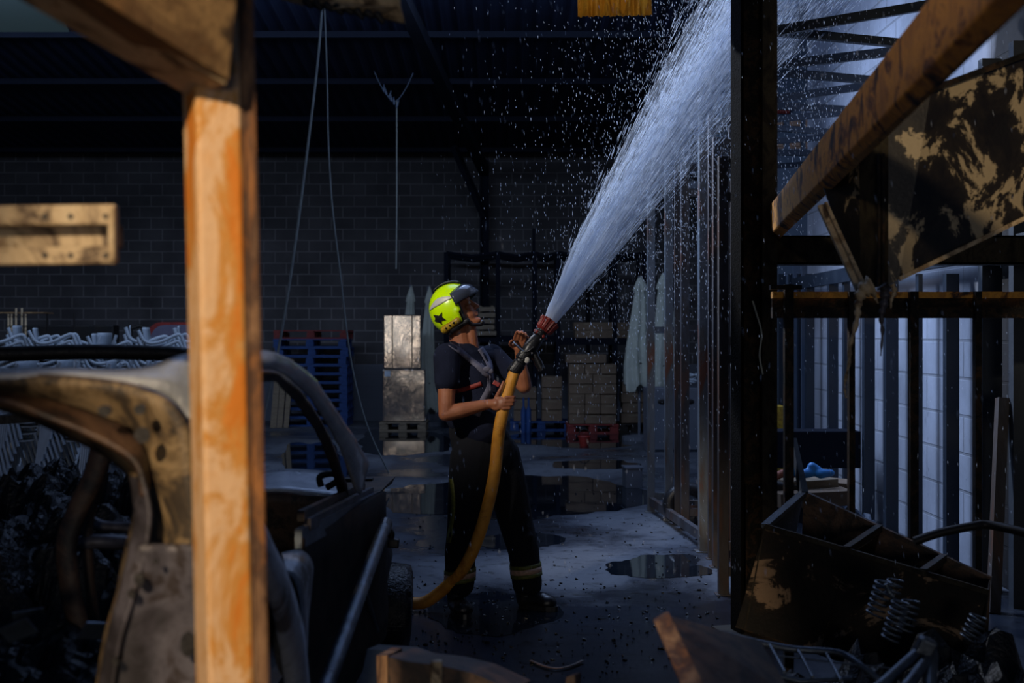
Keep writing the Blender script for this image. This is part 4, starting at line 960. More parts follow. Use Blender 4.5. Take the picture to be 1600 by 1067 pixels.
# hopper panel
d = 4.3
out = [(1282,322),(1455,158),(1640,72),(1640,322),(1405,436),(1392,446),(1345,452)]
r = thing('burnt_hopper', 'sooty sheet-metal hopper with bare beige patches under the rusty diagonal beam', 'hopper', tuple(P(1345,452,d)))
mb = MB(); front = [P(x, y, d+(.25 if x > 1500 else 0)) for x, y in out[1:]]
front = [P(1388,192,d), P(1455,140,d), P(1640,72,d+.15), P(1640,322,d+.15), P(1405,436,d), P(1388,446,d)]
mb.prism(front, (0,.008,0)); mb.build('front_sheet', M['hopper'], r)
mb = MB(); mb.prism([P(1342,232,d+.1), P(1388,192,d), P(1388,446,d), P(1345,452,d+.1)], (0,.008,0)); mb.build('fold_sheet', M['black_steel_b'], r)
mb = MB(); mb.prism([P(1284,285,d+.35), P(1342,232,d+.1), P(1345,452,d+.1), P(1343,450,d+.12)], (0,.008,0)); mb.build('side_sheet', M['hopper'], r)
mb = MB(); mb.beam(P(1284,322,d+.3), P(1344,452,d+.05), .03, .018, (0,-1,0)); mb.beam(P(1290,320,d+.28), P(1350,450,d+.03), .012, .03, (0,-1,0)); mb.build('edge_strip', M['beige_sheet'], r)
mb = MB(); mb.beam(P(1640,322,d+.14), P(1405,436,d-.01), .014, .012, (0,-1,0)); mb.build('bottom_lip', M['beige_sheet'], r)
mb = MB(); mb.beam(P(1640,72,d+.14), P(1455,140,d-.01), .02, .02, (0,-1,0)); mb.build('top_lip', M['black_steel'], r)
for x in (1373, 1380): mb = MB(); mb.beam(P(x,240,d), P(x,446,d), .008, .012, (0,-1,0)); mb.build('rib', M['black_steel'], r)
def drip(pts, rs, lab, m='beige_sheet'):
    mb = MB(); q = spline([P(x, y, 4.25) for x, y in pts], 6); rr = []
    for i in range(len(q)): u = i/(len(q)-1)*(len(rs)-1); k = min(int(u), len(rs)-2); rr.append((rs[k]*(1-u+k)+rs[k+1]*(u-k))*(1+.3*math.sin(i*1.7)))
    mb.tube(q, rr, 8); tag(mb.build('melted_drip', M[m]), lab, 'drip')
drip([(1362,448),(1347,456),(1341,475),(1339,500),(1329,540),(1327,565),(1320,600),(1322,622)], [.035,.022,.012,.009,.007,.005,.005,.002], 'long melted strand hanging from the tip of the hopper')
drip([(1378,446),(1383,455),(1381,475),(1377,495),(1379,520),(1376,556)], [.018,.018,.012,.008,.006,.002], 'shorter pale melted strand right of the long one', 'car_grey')
drip([(1394,444),(1398,455),(1393,468),(1392,482)], [.008,.008,.005,.002], 'tiny curled melted strand at the right of the hopper tip')
drip([(1362,452),(1366,462),(1372,474)], [.008,.006,.002], 'tiny melted strand between the two longer ones')
# trough of burnt drawers, tipped
d1, d2 = 5.6, 5.0
r = thing('burnt_trough', 'tipped burnt metal drawer unit with rust and a flaked beige patch, lower right', 'trough', G(1340, 5.3))
fl = [P(1196,822,5.25), P(1545,925,4.9)]      # near top edge
bl = [P(1256,770,5.75), P(1548,905,5.4)]      # far top edge
dn = V((-.05,.05,-.50))
def plate(a, b_, dv, th, nm, m, sub=None):
    mb = MB(); n = (b_-a).cross(dv).normalized()*th; mb.prism([a, b_, b_+dv, a+dv], n); return mb.build(nm, M[m], r if sub is None else sub)
plate(fl[0], fl[1], V((-.12,.02,-.42)), .006, 'front_panel', 'trough'); plate(bl[0], bl[1], V((-.02,0,-.45)), .006, 'back_panel', 'car_brown')
plate(fl[0], bl[0], V((-.08,0,-.42)), .006, 'end_panel', 'black_steel_b'); plate(fl[1], bl[1], V((-.05,0,-.42)), .006, 'end_panel', 'black_steel')
mb = MB(); mb.prism([fl[0]+V((-.12,.02,-.42)), fl[1]+V((-.12,.02,-.42)), bl[1]+V((-.02,0,-.45)), bl[0]+V((-.02,0,-.45))], (0,0,.006)); mb.build('bottom', M['black_steel'], r)
for t in (.38, .72):
    a, c = fl[0].lerp(fl[1], t), bl[0].lerp(bl[1], t+.04); plate(a+V((0,0,-.03)), c+V((0,0,-.03)), V((-.1,0,-.38)), .006, 'divider', 'black_steel')
    mb = MB(); mb.beam(a, c, .03, .03); mb.build('divider_rail', M['black_steel'], r)
mb = MB(); mb.beam(fl[0], bl[0], .035, .02); mb.build('end_rim', M['tube_wet'], r, label='wet blue-grey rim at the left end')
mb = MB(); mb.beam(fl[0], fl[1], .012, .02); mb.build('front_rim', M['black_steel_b'], r)
mb = MB(); mb.beam(bl[0], bl[1], .03, .02); mb.build('back_rim', M['car_brown'], r)
mb = MB(); mb.beam(P(1256,775,5.74), P(1240,690,6.0), .03, .06, (0,-1,0), .02, .05); tag(mb.build('bent_strip', M['blue_steel']), 'dark bent strip sticking up from the corner of the burnt trough', 'strip')
# coil springs
def spring(x0, y0, x1, y1, d, R0, turns, label):
    a, q = P(x0, y0, d), P(x1, y1, d); ax = (q-a).normalized(); u = ax.cross(V((0,1,0))).normalized(); w = u.cross(ax); pts = []
    n = turns*14
    for i in range(n+1): t = i/n; an = 2*math.pi*turns*t; pts.append(a.lerp(q, t)+u*R0*math.cos(an)+w*R0*math.sin(an))
    mb = MB(); mb.tube(pts, .0045, 6); tag(mb.build('coil_spring', M['tube_wet']), label, 'spring', 'burnt mattress springs')
spring(1382, 908, 1366, 962, 4.5, .03, 6, 'leftmost coil spring of the cluster, hanging by the trough')
spring(1400, 905, 1392, 935, 4.6, .028, 3, 'short coil spring at the top of the cluster')
spring(1408, 940, 1390, 1000, 4.4, .03, 7, 'long coil spring in the middle of the cluster')
spring(1424, 938, 1412, 985, 4.5, .03, 5, 'rightmost coil spring of the cluster, behind the middle one')
spring(1530, 962, 1512, 1000, 4.6, .03, 5, 'lone coil spring at the far right of the trough')
mb = MB(); mb.tube([P(1384,912,4.4), P(1389,925,4.4), P(1396,932,4.4)], .008, 8); tag(mb.build('bent_hook', M['tube_wet']), 'short bright bent hook beside the top spring', 'hook')
# wire grid
r = thing('wire_grid', 'twisted wire grid lying at the bottom right beside the rusty flap', 'grid', tuple(P(1240,1030,3.9)))
mb = MB(); mb.tube(spline([P(1128,990,3.9), P(1180,1003,3.9), P(1240,1014,3.9), P(1310,1020,3.9), P(1345,1040,3.85), P(1385,1072,3.8)], 6), .011, 8); mb.build('rim_rod', M['tube_wet'], r)
mb = MB(); mb.tube([P(1190,1050,3.7), P(1250,1064,3.7), P(1330,1060,3.75)], .008, 6); mb.build('lower_rod', M['tube_wet'], r)
for x, y in ((1158,996),(1202,1006),(1246,1014),(1290,1019)): mb = MB(); mb.tube([P(x, y, 3.9), P(x+24, y+44, 3.7)], .006, 6); mb.build('cross_rod', M['tube_wet'], r)
mb = MB(); mb.tube([P(1210,1024,3.85), P(1300,1034,3.85), P(1392,1044,3.85)], .003, 5); mb.build('thin_rod', M['tube_wet'], r)
# tube frame at the bottom right
r = thing('tube_frame', 'bent blue-grey chair tubing meeting at a corner, bottom right', 'frame', tuple(P(1450,1010,3.6)))
for pts, rr in (([P(1435,1018,3.6), P(1380,1068,3.4), P(1340,1100,3.3)], .016), ([P(1452,1026,3.6), P(1415,1075,3.35), P(1390,1110,3.3)], .016), ([P(1448,1004,3.65), P(1455,1022,3.6), P(1450,1100,3.4)], .020)):
    mb = MB(); mb.tube(pts, rr, 10); mb.build('tube', M['tube_wet'], r)
mb = MB(); mb.box(P(1446,1010,3.58), (.05,.04,.05), (.2,.4,0)); mb.build('joint', M['tube_wet'], r, bevel=.008)
mb = MB(); mb.tube(spline([P(1428,846,4.9), P(1470,832,4.9), P(1520,822,4.9), P(1545,820,4.9), P(1600,832,4.8), P(1660,850,4.7)], 5), .017, 10); tag(mb.build('bent_pipe', M['dark_iron']), 'black bent pipe crossing in front of the white wall above the trough', 'pipe')
mb = MB(); mb.beam(G(1552,7.1), P(1566,622,7.3), .06, .06); tag(mb.build('leaning_pole', M['galv_dark']), 'grey pole leaning where the white wall turns black', 'pole')
mb = MB(); a = G(1208,12.5); mb.beam(a, V((a.x, 12.5, P(0,570,12.5).z)), .035, .035); tag(mb.build('thin_pole', M['galv']), 'thin pale pole standing just right of the black column', 'pole')
# burnt lumps under the springs and right corner
def lump(x0, x1, d0, d1, h, seed, m, name, label, cat='debris', res=44, amp=.5, flat=0):
    mb = MB(); vs = []; n = res
    for i in range(n+1):
        for j in range(n+1):
            u, v = i/n, j/n; X = x0+(x1-x0)*u; Y = d0+(d1-d0)*v
            e = min(1, 5*min(u, 1-u, v, 1-v)); z = h*e*(1-amp+amp*2*abs(noise.noise((X*4+seed, Y*4, seed)))+.22*noise.noise((X*13, Y*13, seed))+.12*noise.noise((X*31, Y*31, seed)))
            vs.append((X, Y, max(0.002, z)))
    mb.add(vs, [(i*(n+1)+j, (i+1)*(n+1)+j, (i+1)*(n+1)+j+1, i*(n+1)+j+1) for i in range(n) for j in range(n)], False)
    return tag(mb.build(name, M[m], fixn=False), label, cat, kind='stuff')
lump(.75, 2.7, 3.0, 5.2, .38, 3.3, 'wet_char', 'char_heap', 'black heap of wet burnt debris under the trough and springs')
# distant debris with blue bag
a = G(1215, 9.3); c_ = G(1255, 9.3)
def small_box(x, y, d, s, m, lab, nm, rz=0, cat='box'):
    p = P(x, y, d); mb = MB(); mb.box(p, s, (0, random.uniform(-.08,.08), rz)); tag(mb.build(nm, M[m], bevel=.005), lab, cat)
small_box(1255, 757, 8.9, (.34,.4,.10), 'wood', 'flat wooden tray under the blue bag', 'wooden_tray', .2, 'tray')
small_box(1300, 763, 9.0, (.30,.3,.12), 'box_card', 'brown box right of the blue bag', 'cardboard_box', -.3)
small_box(1262, 775, 8.7, (.5,.4,.10), 'box_card', 'low brown box at the bottom of the far debris pile', 'cardboard_box', .1)
small_box(1218, 765, 8.8, (.22,.3,.10), 'dark_iron', 'dark box left of the blue bag', 'box', 0)
lump(1.65, 2.6, 8.2, 9.9, .42, 8.8, 'grey_cloth', 'tarpaulin', 'crumpled blue-grey tarpaulin heaped behind the burnt trough', 'tarpaulin', 34, .4)
mb = MB(); a = P(1258, 732, 8.7)
for k in range(5): mb.cap(a+V((-.10+.05*k, .03*math.sin(k*3), -.02+.03*math.cos(k*2.1))), a+V((-.06+.06*k, 0, -.03)), .035, .025, 10, 3)
tag(voxel(mb, 'plastic_bag', M['bluebag'], None, .012, 2)[0], 'bright blue plastic bag on top of the far debris', 'bag')
mb = MB(); a = P(1218, 742, 8.7)
for k in range(4): mb.cap(a+V((-.06+.04*k, 0, .01*math.sin(k*4))), a+V((-.03+.045*k, .03, 0)), .03, .025, 10, 3)
tag(voxel(mb, 'pink_cloth', M['pinkish'], None, .012, 2)[0], 'salmon pink cloth left of the blue bag', 'cloth')
mb = MB(); a = P(1252, 700, 10.5); mb.box(a, (.9,.3,.3)); tag(mb.build('dark_bench', M['navy_rack'], bevel=.01), 'dark low box behind the blue bag', 'bench')
mb = MB(); a = G(1213, 11.5); mb.box(a+V((0,0,.45)), (.13,.3,.9)); tag(mb.build('amber_box', M['gold']), 'amber coloured box just right of the black column', 'box')
# ================================================================== burnt car
car = thing('burnt_car', 'burnt-out car shell without glass, bottom left behind the orange post', 'car', (-1.35, 3.8, 0))
def skin(cols, name, m, th=.02, label=None, par=car, bev=0, smooth=True, rough=0):
    """surface through rows of 3-D points"""
    mb = MB(); n = len(cols[0]); vs = [p for c in cols for p in c]
    if rough: vs = [v+V((0,1,0))*rough*noise.noise(v*7)+V((1,0,0))*rough*.6*noise.noise(v*9+V((5,5,5))) for v in vs]
    mb.add(vs, [(i*n+j, i*n+j+1, (i+1)*n+j+1, (i+1)*n+j) for i in range(len(cols)-1) for j in range(n-1)], smooth)
    return mb.build(name, M[m], par, solid=th, label=label)
def strip(outer, inner, d_o, d_i, name, m, th=.03, label=None, rough=.006, mid=None, bulge=0, par=car):
    o = spline([V((x, y, 0)) for x, y in outer], 7); i_ = spline([V((x, y, 0)) for x, y in inner], 7); n = len(o); rows = []
    for k in range(n):
        t = k/(n-1); do = d_o[0]+(d_o[1]-d_o[0])*t; di = d_i[0]+(d_i[1]-d_i[0])*t; row = []
        for j in range(7):
            s_ = j/6; p = P(o[k].x*(1-s_)+i_[k].x*s_, o[k].y*(1-s_)+i_[k].y*s_, do*(1-s_)+di*s_-bulge*math.sin(math.pi*s_)); row.append(p)
        rows.append(row)
    return skin(rows, name, m, th, label, par, rough=rough)
# rear hatch opening: header and right pillar in one pressing
strip([(-140,586),(0,590),(100,592),(200,602),(255,622),(285,655),(302,720),(312,800),(318,900),(322,1000),(326,1110)],
      [(-140,600),(0,634),(60,656),(110,680),(165,706),(203,738),(214,775),(210,830),(195,910),(172,992),(148,1110)], (2.32,2.32), (2.5,2.42), 'hatch_frame', 'car_beige', .02, None, .012, bulge=.03)
strip([(-140,594),(0,612),(80,628),(150,650),(200,672),(226,705),(236,760)], [(-140,606),(0,626),(70,652),(140,682),(195,712),(218,740),(226,775)], (2.36,2.36), (2.30,2.30), 'hatch_gutter', 'car_brown', .012, None, .01)
strip([(224,745),(236,800),(228,860),(212,930),(188,1010),(172,1110)], [(206,745),(212,800),(204,850),(190,915),(170,992),(150,1110)], (2.30,2.28), (2.33,2.31), 'pillar_flange', 'car_grey', .008, None, .004)
# rear panel holes
def disc(x, y, d, rx, ry, nm='panel_hole', m='car_black'):
    mb = MB(); c = P(x, y, d); n = 18; mb.prism([c+V((rx*math.cos(2*math.pi*i/n), 0, ry*math.sin(2*math.pi*i/n))) for i in range(n)], (0,.006,0)); mb.build(nm, M[m], car)
# lower grey pressing of the pillar with stamped recess
rows = []
for j in range(22):
    y = 850+j*13; u = j/21; xl = 214-66*u; row = []
    for k in range(12):
        v = k/11; x = xl+(330-xl)*v; rec = .022*(1/(1+math.exp(-14*(v-.32))))*(1-.8/(1+math.exp(-18*(v-.62)))) ; row.append(P(x, y, 2.29+rec+.01*math.sin(u*3)))
    rows.append(row)
skin(rows, 'lower_pillar', 'car_grey', .008, rough=.004)
for x, y, rx, ry in ((217, 905, .009, .011), (205, 928, .007, .008), (243, 877, .004, .005), (180, 1033, .006, .007), (293, 1007, .013, .022)): disc(x, y, 2.262, rx, ry)
for x, y, rx, ry in ((163,642,.012,.010), (218,640,.010,.009), (222,680,.014,.014)): disc(x, y, 2.262, rx, ry)
# wet silver roof edge and corner
strip([(-140,574),(0,578),(90,577),(180,580),(240,574),(270,562),(300,553),(345,549)], [(-140,592),(0,592),(90,593),(180,600),(240,615),(275,640),(305,700),(345,760)], (2.36,2.5), (2.30,2.46), 'roof_edge', 'car_silver', .01, 'wet silvery roof edge', .006, bulge=.03)
# roof rail running forward, windscreen pillar, front header
def rail(pts, rr, nm, m, lab=None, flat=1, n=10): mb = MB(); mb.tube(spline([P(x, y, d) for x, y, d in pts], 6), rr, n, flat=flat); mb.build(nm, M[m], car, label=lab)
strip([(340,556),(415,553),(455,568),(490,596),(515,632),(540,668),(560,700),(573,722)], [(340,580),(415,574),(450,590),(480,618),(505,652),(526,690),(545,735),(560,772)], (2.75,4.5), (2.72,4.5), 'roof_rail', 'car_silver', .02, 'grey-white roof rail curving down', .006, bulge=.03)
strip([(340,590),(415,580),(448,594),(476,620),(500,655),(520,695),(534,735),(545,772)], [(340,604),(415,592),(440,604),(466,632),(490,668),(508,705),(522,745),(528,780)], (2.8,4.6), (2.85,4.65), 'windscreen_pillar', 'car_brown', .02, None, .006)
for k, (a, c) in enumerate((((537,675,4.4),(560,765,4.6)), ((549,690,4.4),(568,762,4.6)), ((520,640,4.2),(572,722,4.5)))):
    mb = MB(); mb.beam(P(*a), P(*c), .012, .02); mb.build('pillar_rib', M['car_grey' if k != 1 else 'car_brown'], car)
mb = MB(); mb.tube(spline([P(-200,556,4.0), P(0,553,4.0), P(120,550,4.0), P(220,551,4.0), P(290,555,4.0), P(380,575,4.0)], 6), .026, 8, flat=.9); mb.build('front_header', M['car_black'], car, label='black roof cross rail')
# side panel right of the post with long opening
strip([(330,700),(380,755),(424,850),(446,895),(462,945),(474,1000),(484,1110)], [(330,820),(370,850),(408,900),(425,950),(436,1000),(444,1050),(450,1110)], (2.75,3.3), (2.72,3.25), 'quarter_panel', 'car_pale', .012, None, .006, bulge=.05)
strip([(330,850),(366,880),(392,930),(404,980),(410,1040),(414,1110)], [(330,1110)]*6, (2.74,3.1), (2.7,2.8), 'quarter_inner', 'car_grey', .012, None, .004)
mb = MB(); c = P(444,1003,3.16); mb.prism([c+V((.026*math.cos(q*math.pi/10), 0, .085*math.sin(q*math.pi/10))) for q in range(20)], (0,.008,0)); mb.build('panel_slot', M['car_black'], car, label='long dark slot')
strip([(440,866),(470,862),(486,880),(484,915),(480,960),(478,1020)], [(446,895),(460,905),(470,930),(474,960),(476,1000),(474,1040)], (3.4,3.5), (3.3,3.35), 'door_jamb', 'car_pale', .01, None, .006)
# door skin and belt rails
Da, Db = 3.55, 5.05
strip([(470,842),(500,828),(530,808),(560,790),(590,772),(600,768)], [(470,1120),(500,1110),(530,1100),(560,1050),(590,1010),(602,990)], (Da,Db), (Da,Db), 'door', 'door_char', .02, None, .012)
for k, (p0, p1, w_, m) in enumerate((((466,842,3.55),(592,778,5.0),.055,'tube_wet'), ((480,820,3.65),(580,768,5.0),.035,'car_grey'), ((470,806,3.62),(560,762,4.95),.03,'car_brown'))):
    mb = MB(); mb.beam(P(*p0), P(*p1), .02, w_); mb.build('belt_rail', M[m], car)
# dashboard, cowl, far door, floor pan, roofless cabin
strip([(380,748),(430,737),(480,737),(532,742)], [(380,775),(430,768),(480,772),(532,778)], (5.0,5.0), (4.7,4.7), 'dashboard_top', 'car_silver', .02, None, .01)
strip([(360,775),(430,768),(480,772),(540,776)], [(360,880),(430,870),(480,860),(540,850)], (4.7,4.7), (4.75,4.75), 'dashboard', 'car_brown', .03, None, .03)
rail([(502,760,4.6),(500,745,4.6),(520,740,4.6),(528,750,4.6),(510,762,4.6)], .012, 'dash_bracket', 'car_black')
mb = MB(); mb.prism([P(570,778,5.1), P(618,744,5.9), P(612,756,5.9), P(590,772,5.2)], (-.5,.1,-.02)); mb.build('bonnet_edge', M['car_brown'], car)
mb = MB(); mb.box((-1.35,4.0,.32), (1.45,3.4,.06)); mb.build('floor_pan', M['car_black'], car)
mb = MB(); mb.box((-2.12,4.0,.62), (.05,3.4,.66)); mb.box((-1.35,5.75,.6), (1.45,.06,.6)); mb.box((-.64,4.3,.45), (.04,2.8,.35)); mb.build('body_side', M['car_black'], car)
mb = MB(); mb.box((-1.42,2.62,.55), (1.4,.04,.55)); mb.build('rear_panel', M['car_black'], car)
# seat frames standing in the cabin
for x0, d in ((150, 3.3),):
    rail([(158,700,d),(146,745,d),(120,800,d),(104,850,d),(110,920,d),(128,1000,d)], .028, 'seat_frame', 'car_brown', flat=.5)
    rail([(168,705,d+.1),(155,760,d+.1),(138,820,d+.1),(140,900,d+.1),(150,990,d+.1)], .014, 'seat_frame', 'car_brown')
    rail([(120,850,d+.1),(160,846,d+.1),(215,850,d+.15)], .02, 'seat_bar', 'car_grey')
    rail([(135,808,d+.2),(160,822,d+.2),(215,825,d+.2)], .016, 'seat_bar', 'car_grey')
# wheel: burnt tyre and hub
wc = V((-.575, 6.25, .215)); wh = bpy.data.objects
R0 = Euler((0, math.radians(3), math.radians(7))).to_matrix()
rg = []
for x, r0 in ((-.065,.11),(-.075,.13),(-.08,.18),(-.07,.202),(-.04,.212),(.04,.212),(.07,.202),(.08,.18),(.075,.13),(.065,.11)):
    rg.append([wc+R0 @ V((x, (r0+(.014*noise.noise((x*30,k*.9,3)) if r0 > .18 else 0))*math.cos(2*math.pi*k/56), (r0+(.014*noise.noise((x*30,k*.9,3)) if r0 > .18 else 0))*math.sin(2*math.pi*k/56))) for k in range(56)])
mb = MB(); mb.ring(rg, True, True); w_ = mb.build('wheel', M['wet_char'], car, label='charred wet tyre')
mb = MB(); mb.tube([wc+R0 @ V((.05,0,0)), wc+R0 @ V((.07,0,0)), wc+R0 @ V((.075,0,0))], [.105,.095,.03], 24, smooth=False); mb.build('rim', M['car_grey'], w_)
wc2 = V((-2.05, 6.05, .31)); mb = MB(); mb.tube([wc2+V((-.1,0,0)), wc2+V((.1,0,0))], [.31,.31], 30, smooth=False); mb.build('wheel', M['wet_char'], car)
rail([(606,825,5.4),(612,835,5.4),(608,848,5.4),(619,850,5.4)], .014, 'mirror_bracket', 'car_black'); mb = MB(); mb.box(P(611,848,5.4), (.07,.03,.04), (0,.1,0)); mb.build('mirror_stub', M['black_rubber'], car, bevel=.006)
strip([(560,790),(585,800),(605,840),(610,880)], [(545,1000),(560,990),(580,960),(596,930)], (4.9,5.6), (4.9,5.6), 'front_wing', 'car_black', .02, None, .02)
# charred heap filling the cabin
def heap(x0, x1, y0, y1, z0, z1, seed, lab, m='wet_char', n=70):
    mb = MB(); vs = []
    for i in range(n+1):
        for j in range(n+1):
            u, v = i/n, j/n; X = x0+(x1-x0)*u; Y = y0+(y1-y0)*v; e = min(1, 6*min(u, 1-u, v, 1-v))
            q = abs(noise.noise((X*3.2+seed, Y*3.2, seed)))*1.3+.35*abs(noise.noise((X*9, Y*9, seed)))+.12*noise.noise((X*27, Y*27, seed))
            vs.append((X, Y, z0+(z1-z0)*e*(.55+.55*q)))
    mb.add(vs, [(i*(n+1)+j, (i+1)*(n+1)+j, (i+1)*(n+1)+j+1, i*(n+1)+j+1) for i in range(n) for j in range(n)], False)
    tag(mb.build('burnt_debris', M[m], fixn=False), lab, 'debris', kind='stuff')
heap(-2.08, -1.05, 3.6, 5.2, .36, 1.12, 4.4, 'black glistening burnt debris piled in the far part of the car')
heap(-2.05, -.72, 2.7, 3.5, .36, .86, 9.1, 'black glistening burnt debris in the back of the car')
for k, (x, y, d) in enumerate(((28, 985, 2.9), (45, 965, 3.0), (150, 985, 3.0))):
    mb = MB(); c = P(x, y, d); mb.box(c, (.07,.004,.05), (.6, .3*k-.4, .4*k)); tag(mb.build('glass_shard', M['tube_wet']), ['dull blue shard at the left edge in the car', 'dull blue shard second from the left edge', 'dark shard beside the grey car pillar'][k], 'shard')
mb = MB(); mb.beam(P(0,655,4.6), P(78,650,4.6), .16, .03); tag(mb.build('burnt_board', M['car_black']), 'flat black board inside the car at the left edge', 'board')
# wet diagonal tube
r = thing('steel_tube', 'wet shiny steel tube leaning diagonally against the car door', 'tube', tuple(P(512,1075,3.45)))
mb = MB(); mb.tube([P(600,824,4.75), P(470,1180,3.1)], .0235, 16); mb.build('shaft', M['tube_wet'], r)
mb = MB(); mb.tube([P(602,818,4.78), P(597,832,4.72)], .028, 16, smooth=False); mb.build('end_cap', M['black_rubber'], r)
mb = MB(); mb.tube([P(570,925,4.5), P(588,985,4.7)], .012, 8); mb.build('side_strut', M['blue_steel'], r)

# ================================================================== nearest structure, out of focus
post = thing('rusty_post', 'bright orange peeling steel post standing close to the camera on the left', 'post', (-.44, 2.0, 0))
a, c = P(345, -140, 2.02), P(370, 1600, 2.02); a.z = 2.35; 
# lean of the post continues to the floor
t0 = P(344, 0, 2.02); t1 = P(368, 1067, 2.02); dv = (t1-t0)/(t1.z-t0.z); top = t0+dv*(2.35-t0.z); bot = t0+dv*(0-t0.z)
rzp = math.radians(26); xa = V((math.cos(rzp), math.sin(rzp), 0)); ya_ = V((-math.sin(rzp), math.cos(rzp), 0))
def pcol(x0, x1, y0, y1, nm, m, bev=.004, lab=None):
    mb = MB(); q = [(x0,y0),(x1,y0),(x1,y1),(x0,y1)]; mb.ring([[bot+xa*x+ya_*y for x, y in q], [top+xa*x+ya_*y for x, y in q]], False); mb.build(nm, M[m], post, bevel=bev, label=lab)
pcol(-.050, .020, -.038, .060, 'main_section', 'post_rust', .006)
pcol(.0205, .025, -.034, .056, 'weld_seam', 'post_side', .002)
pcol(.020, .047, -.030, .056, 'side_flange', 'post_side', .005, 'browner burnt side flange')
mb = MB(); q = bot+xa*-.0; mb.box(bot+V((0,0,.005)), (.2,.2,.01), (0,0,rzp)); mb.build('foot_plate', M['post_side'], post)
# knee beam from the upper left
r = thing('knee_beam', 'brown burnt box beam slanting down from the top left to the orange post', 'beam', tuple(P(340,60,2.02)))
lowA, lowB = P(-30, -58, 1.75), P(345, 134, 1.98)
ax = (lowB-lowA).normalized(); wv = V((-.06,.10,-.01)); hv = ax.cross(V((0,1,0))).normalized(); hv = -hv if hv.z < 0 else hv
fr = [lowA+V((.072,0,.0)), lowB+V((.012,-.0,0))]
mb = MB(); h_ = .16
N0 = P(140,-10,1.72); N1 = P(360,128,1.93); F0 = P(28,-6,1.90); F1 = P(288,138,2.02)
ext0 = N0-(N1-N0)*.45; extF = F0-(F1-F0)*.35; upv = V((.02,0,.20))
mb.add([ext0, N1, F1, extF, ext0+upv, N1+upv, F1+upv, extF+upv], [(0,1,2,3),(4,7,6,5),(0,4,5,1),(1,5,6,2),(2,6,7,3),(3,7,4,0)])
mb.build('box_section', M['beam_rust'], r, bevel=.005)
mb = MB(); mb.beam(ext0.lerp(extF,.5)+V((0,0,-.004)), N1.lerp(F1,.5)+V((0,0,-.004)), (N1-F1).length*.9, .008); mb.build('lower_flange_or_lit_underside', M['beige_sheet'], r, label='underside with its lit tone put into a paler colour')  # paler part added; the light on the underside is in its colour
# bracket at the left edge
r = thing('channel_bracket', 'scorched beige steel channel with bolt holes jutting in from the left edge', 'channel', tuple(P(90,412,2.1)))
x0, x1 = P(-200,0,2.1).x, P(183,0,2.1).x
def cz(y): return P(0, y, 2.1).z
def chan(ya, yb, dy, nm, dep=.006):
    mb = MB(); zA, zB = cz(ya), cz(yb); mb.box(((x0+x1)/2, 2.1+dy, (zA+zB)/2), (x1-x0, dep, abs(zA-zB)), (0,-.012,0)); return mb.build(nm, M['beige_sheet'], r, bevel=.004)
w_ = chan(352, 388, .03, 'web'); f1 = chan(322, 354, .0, 'upper_flange', .02); f2 = chan(387, 415, .0, 'lower_flange_or_lit_underside', .02)
mb = MB(); mb.box((x1-.006, 2.1, (cz(322)+cz(410))/2), (.012,.03,cz(322)-cz(410)), (0,-.012,0)); mb.build('end_plate', M['beige_sheet'], r, bevel=.005)
for x in (70, 110, 165):
    for y, ff in ((338, f1), (399, f2)):
        c = P(x, y, 2.088); mb = MB(); mb.prism([c+V((.0045*math.cos(q*math.pi/6), 0, .0045*math.sin(q*math.pi/6))) for q in range(12)], (0,.004,0)); mb.build('bolt_hole', M['car_black'], ff)
# torn sheet at the top
mb = MB(); d = 3.0
pts = [(425,-60),(430,-6),(470,6),(500,4),(520,14),(545,11),(575,22),(592,27),(633,36),(626,10),(620,-60)]
mb.prism([P(x, y, d+.05*math.sin(i)) for i, (x, y) in enumerate(pts)], (.0,.02,.0)); o = mb.build('torn_sheet', M['beige_sheet'], bevel=.002); tag(o, 'torn scorched beige sheet hanging into the top edge above the cables', 'sheet metal')
mb = MB(); 
for k in range(8): p = P(478+16*k, 2+3*k, 2.97); mb.cap(p, p+V((.012,0,-.012-.006*math.sin(k*3))), .010, .006, 8, 2)
mb.build('charred_edge', M['car_black'], o)
# orange corrugated sheet at the top
mb = MB(); a, c = P(903,26,7.0), P(1019,24,7.0); n = 48; vs = []
for i in range(n+1):
    t = i/n; p = a.lerp(c, t); dz = .012*math.sin(t*2*math.pi*7); vs += [p+V((0,dz,.004*math.sin(i*2.3))), p+V((0,dz+.1,.45))]
mb.add(vs, [(2*i,2*i+2,2*i+3,2*i+1) for i in range(n)], True); tag(mb.build('corrugated_sheet', M['orange_sheet'], solid=.003, fixn=False), 'sunlit orange corrugated sheet poking into the top edge left of the jet', 'sheet metal')
lamp('sun_patch_on_roof_sheet', 'SPOT', (.2, 4.2, 4.6), (.57, 7.0, 3.5), 60, (1.0,.9,.7), spot_size=math.radians(14), spot_blend=.6, shadow_soft_size=.03)
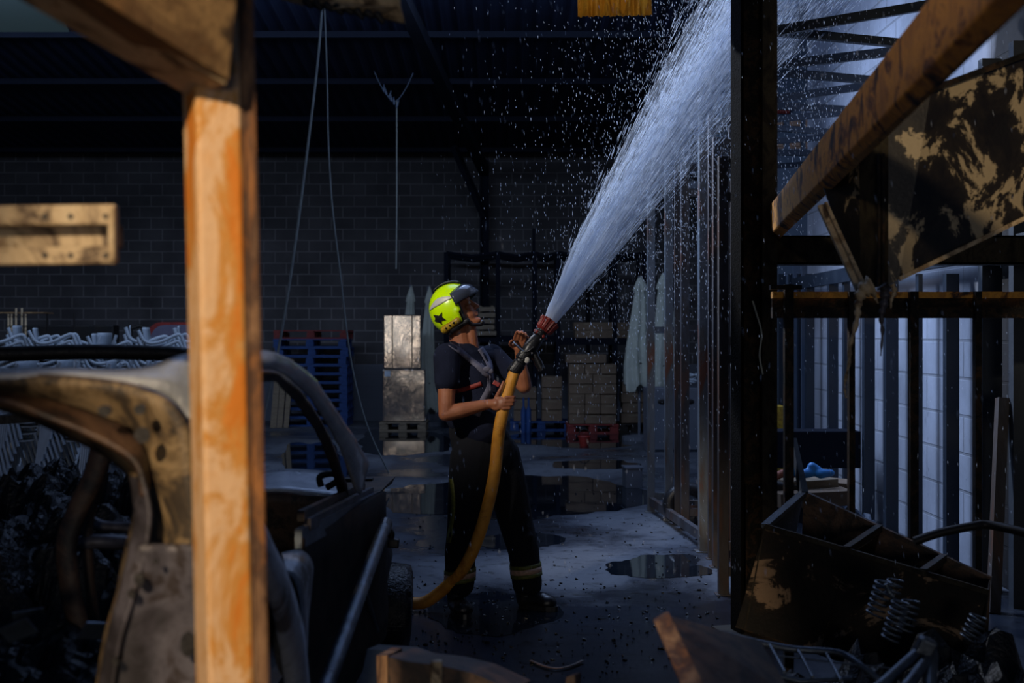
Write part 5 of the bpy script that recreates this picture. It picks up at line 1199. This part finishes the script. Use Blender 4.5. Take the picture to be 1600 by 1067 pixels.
# rusty flap bottom right
r = thing('rusty_flap', 'rusty brown plate with an orange edge lifting from the bottom, right of centre', 'plate', tuple(P(1120,1067,2.9)))
c4 = [P(1040,960,3.0), P(1190,1003,3.15), P(1240,1090,2.9), P(1110,1110,2.7)]
mb = MB(); mb.prism([c4[0], c4[1], c4[2], c4[3]], (0,.02,-.004)); mb.build('plate', M['car_brown'], r, bevel=.002)
mb = MB(); mb.prism([P(1022,972,2.98), P(1046,958,3.0), P(1120,1110,2.7), P(1086,1120,2.68)], (0,.03,0)); mb.build('edge', M['post_side'], r, bevel=.003, label='orange-rusted raised edge')
# rusty slab at the bottom edge
r = thing('rusty_slab', 'low rusty slab with an orange end along the bottom edge, left of centre', 'slab', tuple(P(680,1067,3.2)))
mb = MB(); mb.prism([P(604,1026,3.2), P(640,1034,3.2), P(690,1040,3.2), P(740,1052,3.2), P(800,1080,3.2), P(600,1110,3.2)], (.05,.25,-.04)); mb.build('body', M['car_brown'], r)
mb = MB(); mb.prism([P(588,1024,3.19), P(605,1024,3.19), P(606,1110,3.19), P(590,1110,3.19)], (.02,.2,-.03)); mb.build('end_face', M['post_side'], r, label='orange end')
mb = MB(); mb.box(P(682,1050,3.17), (.03,.03,.06)); mb.build('lug', M['beige_sheet'], r, bevel=.006)
mb = MB(); mb.prism([P(574,1014,3.5), P(640,1018,3.6), P(700,1040,3.5), P(700,1110,3.3), P(555,1110,3.3)], (0,.3,-.06)); tag(mb.build('wet_plate', M['blue_steel']), 'wet dark blue-grey plate under the rusty slab', 'plate')
mb = MB(); mb.prism([P(885,1058,3.2), P(898,1054,3.2), P(900,1100,3.2), P(880,1100,3.2)], (.02,.1,-.02)); tag(mb.build('small_fragment', M['car_brown']), 'small brown fragment at the bottom edge below the puddle', 'fragment')
# leaf-like curved strip on the floor
mb = MB(); q = []
for i in range(13):
    t = i/12; px = 830+80*t; py = 1036+12*math.sin(math.pi*t); dd = CAMH*F/(py-HOR); q.append(V(((px-800)/F*dd, dd, .012)))
mb.tube(q, .012, 6, flat=.3); tag(mb.build('curved_strip', M['car_brown']), 'thin brown curved strip lying on the floor near the bottom edge', 'strip')
for o in bpy.data.objects:
    if '_o' in o: del o['_o']
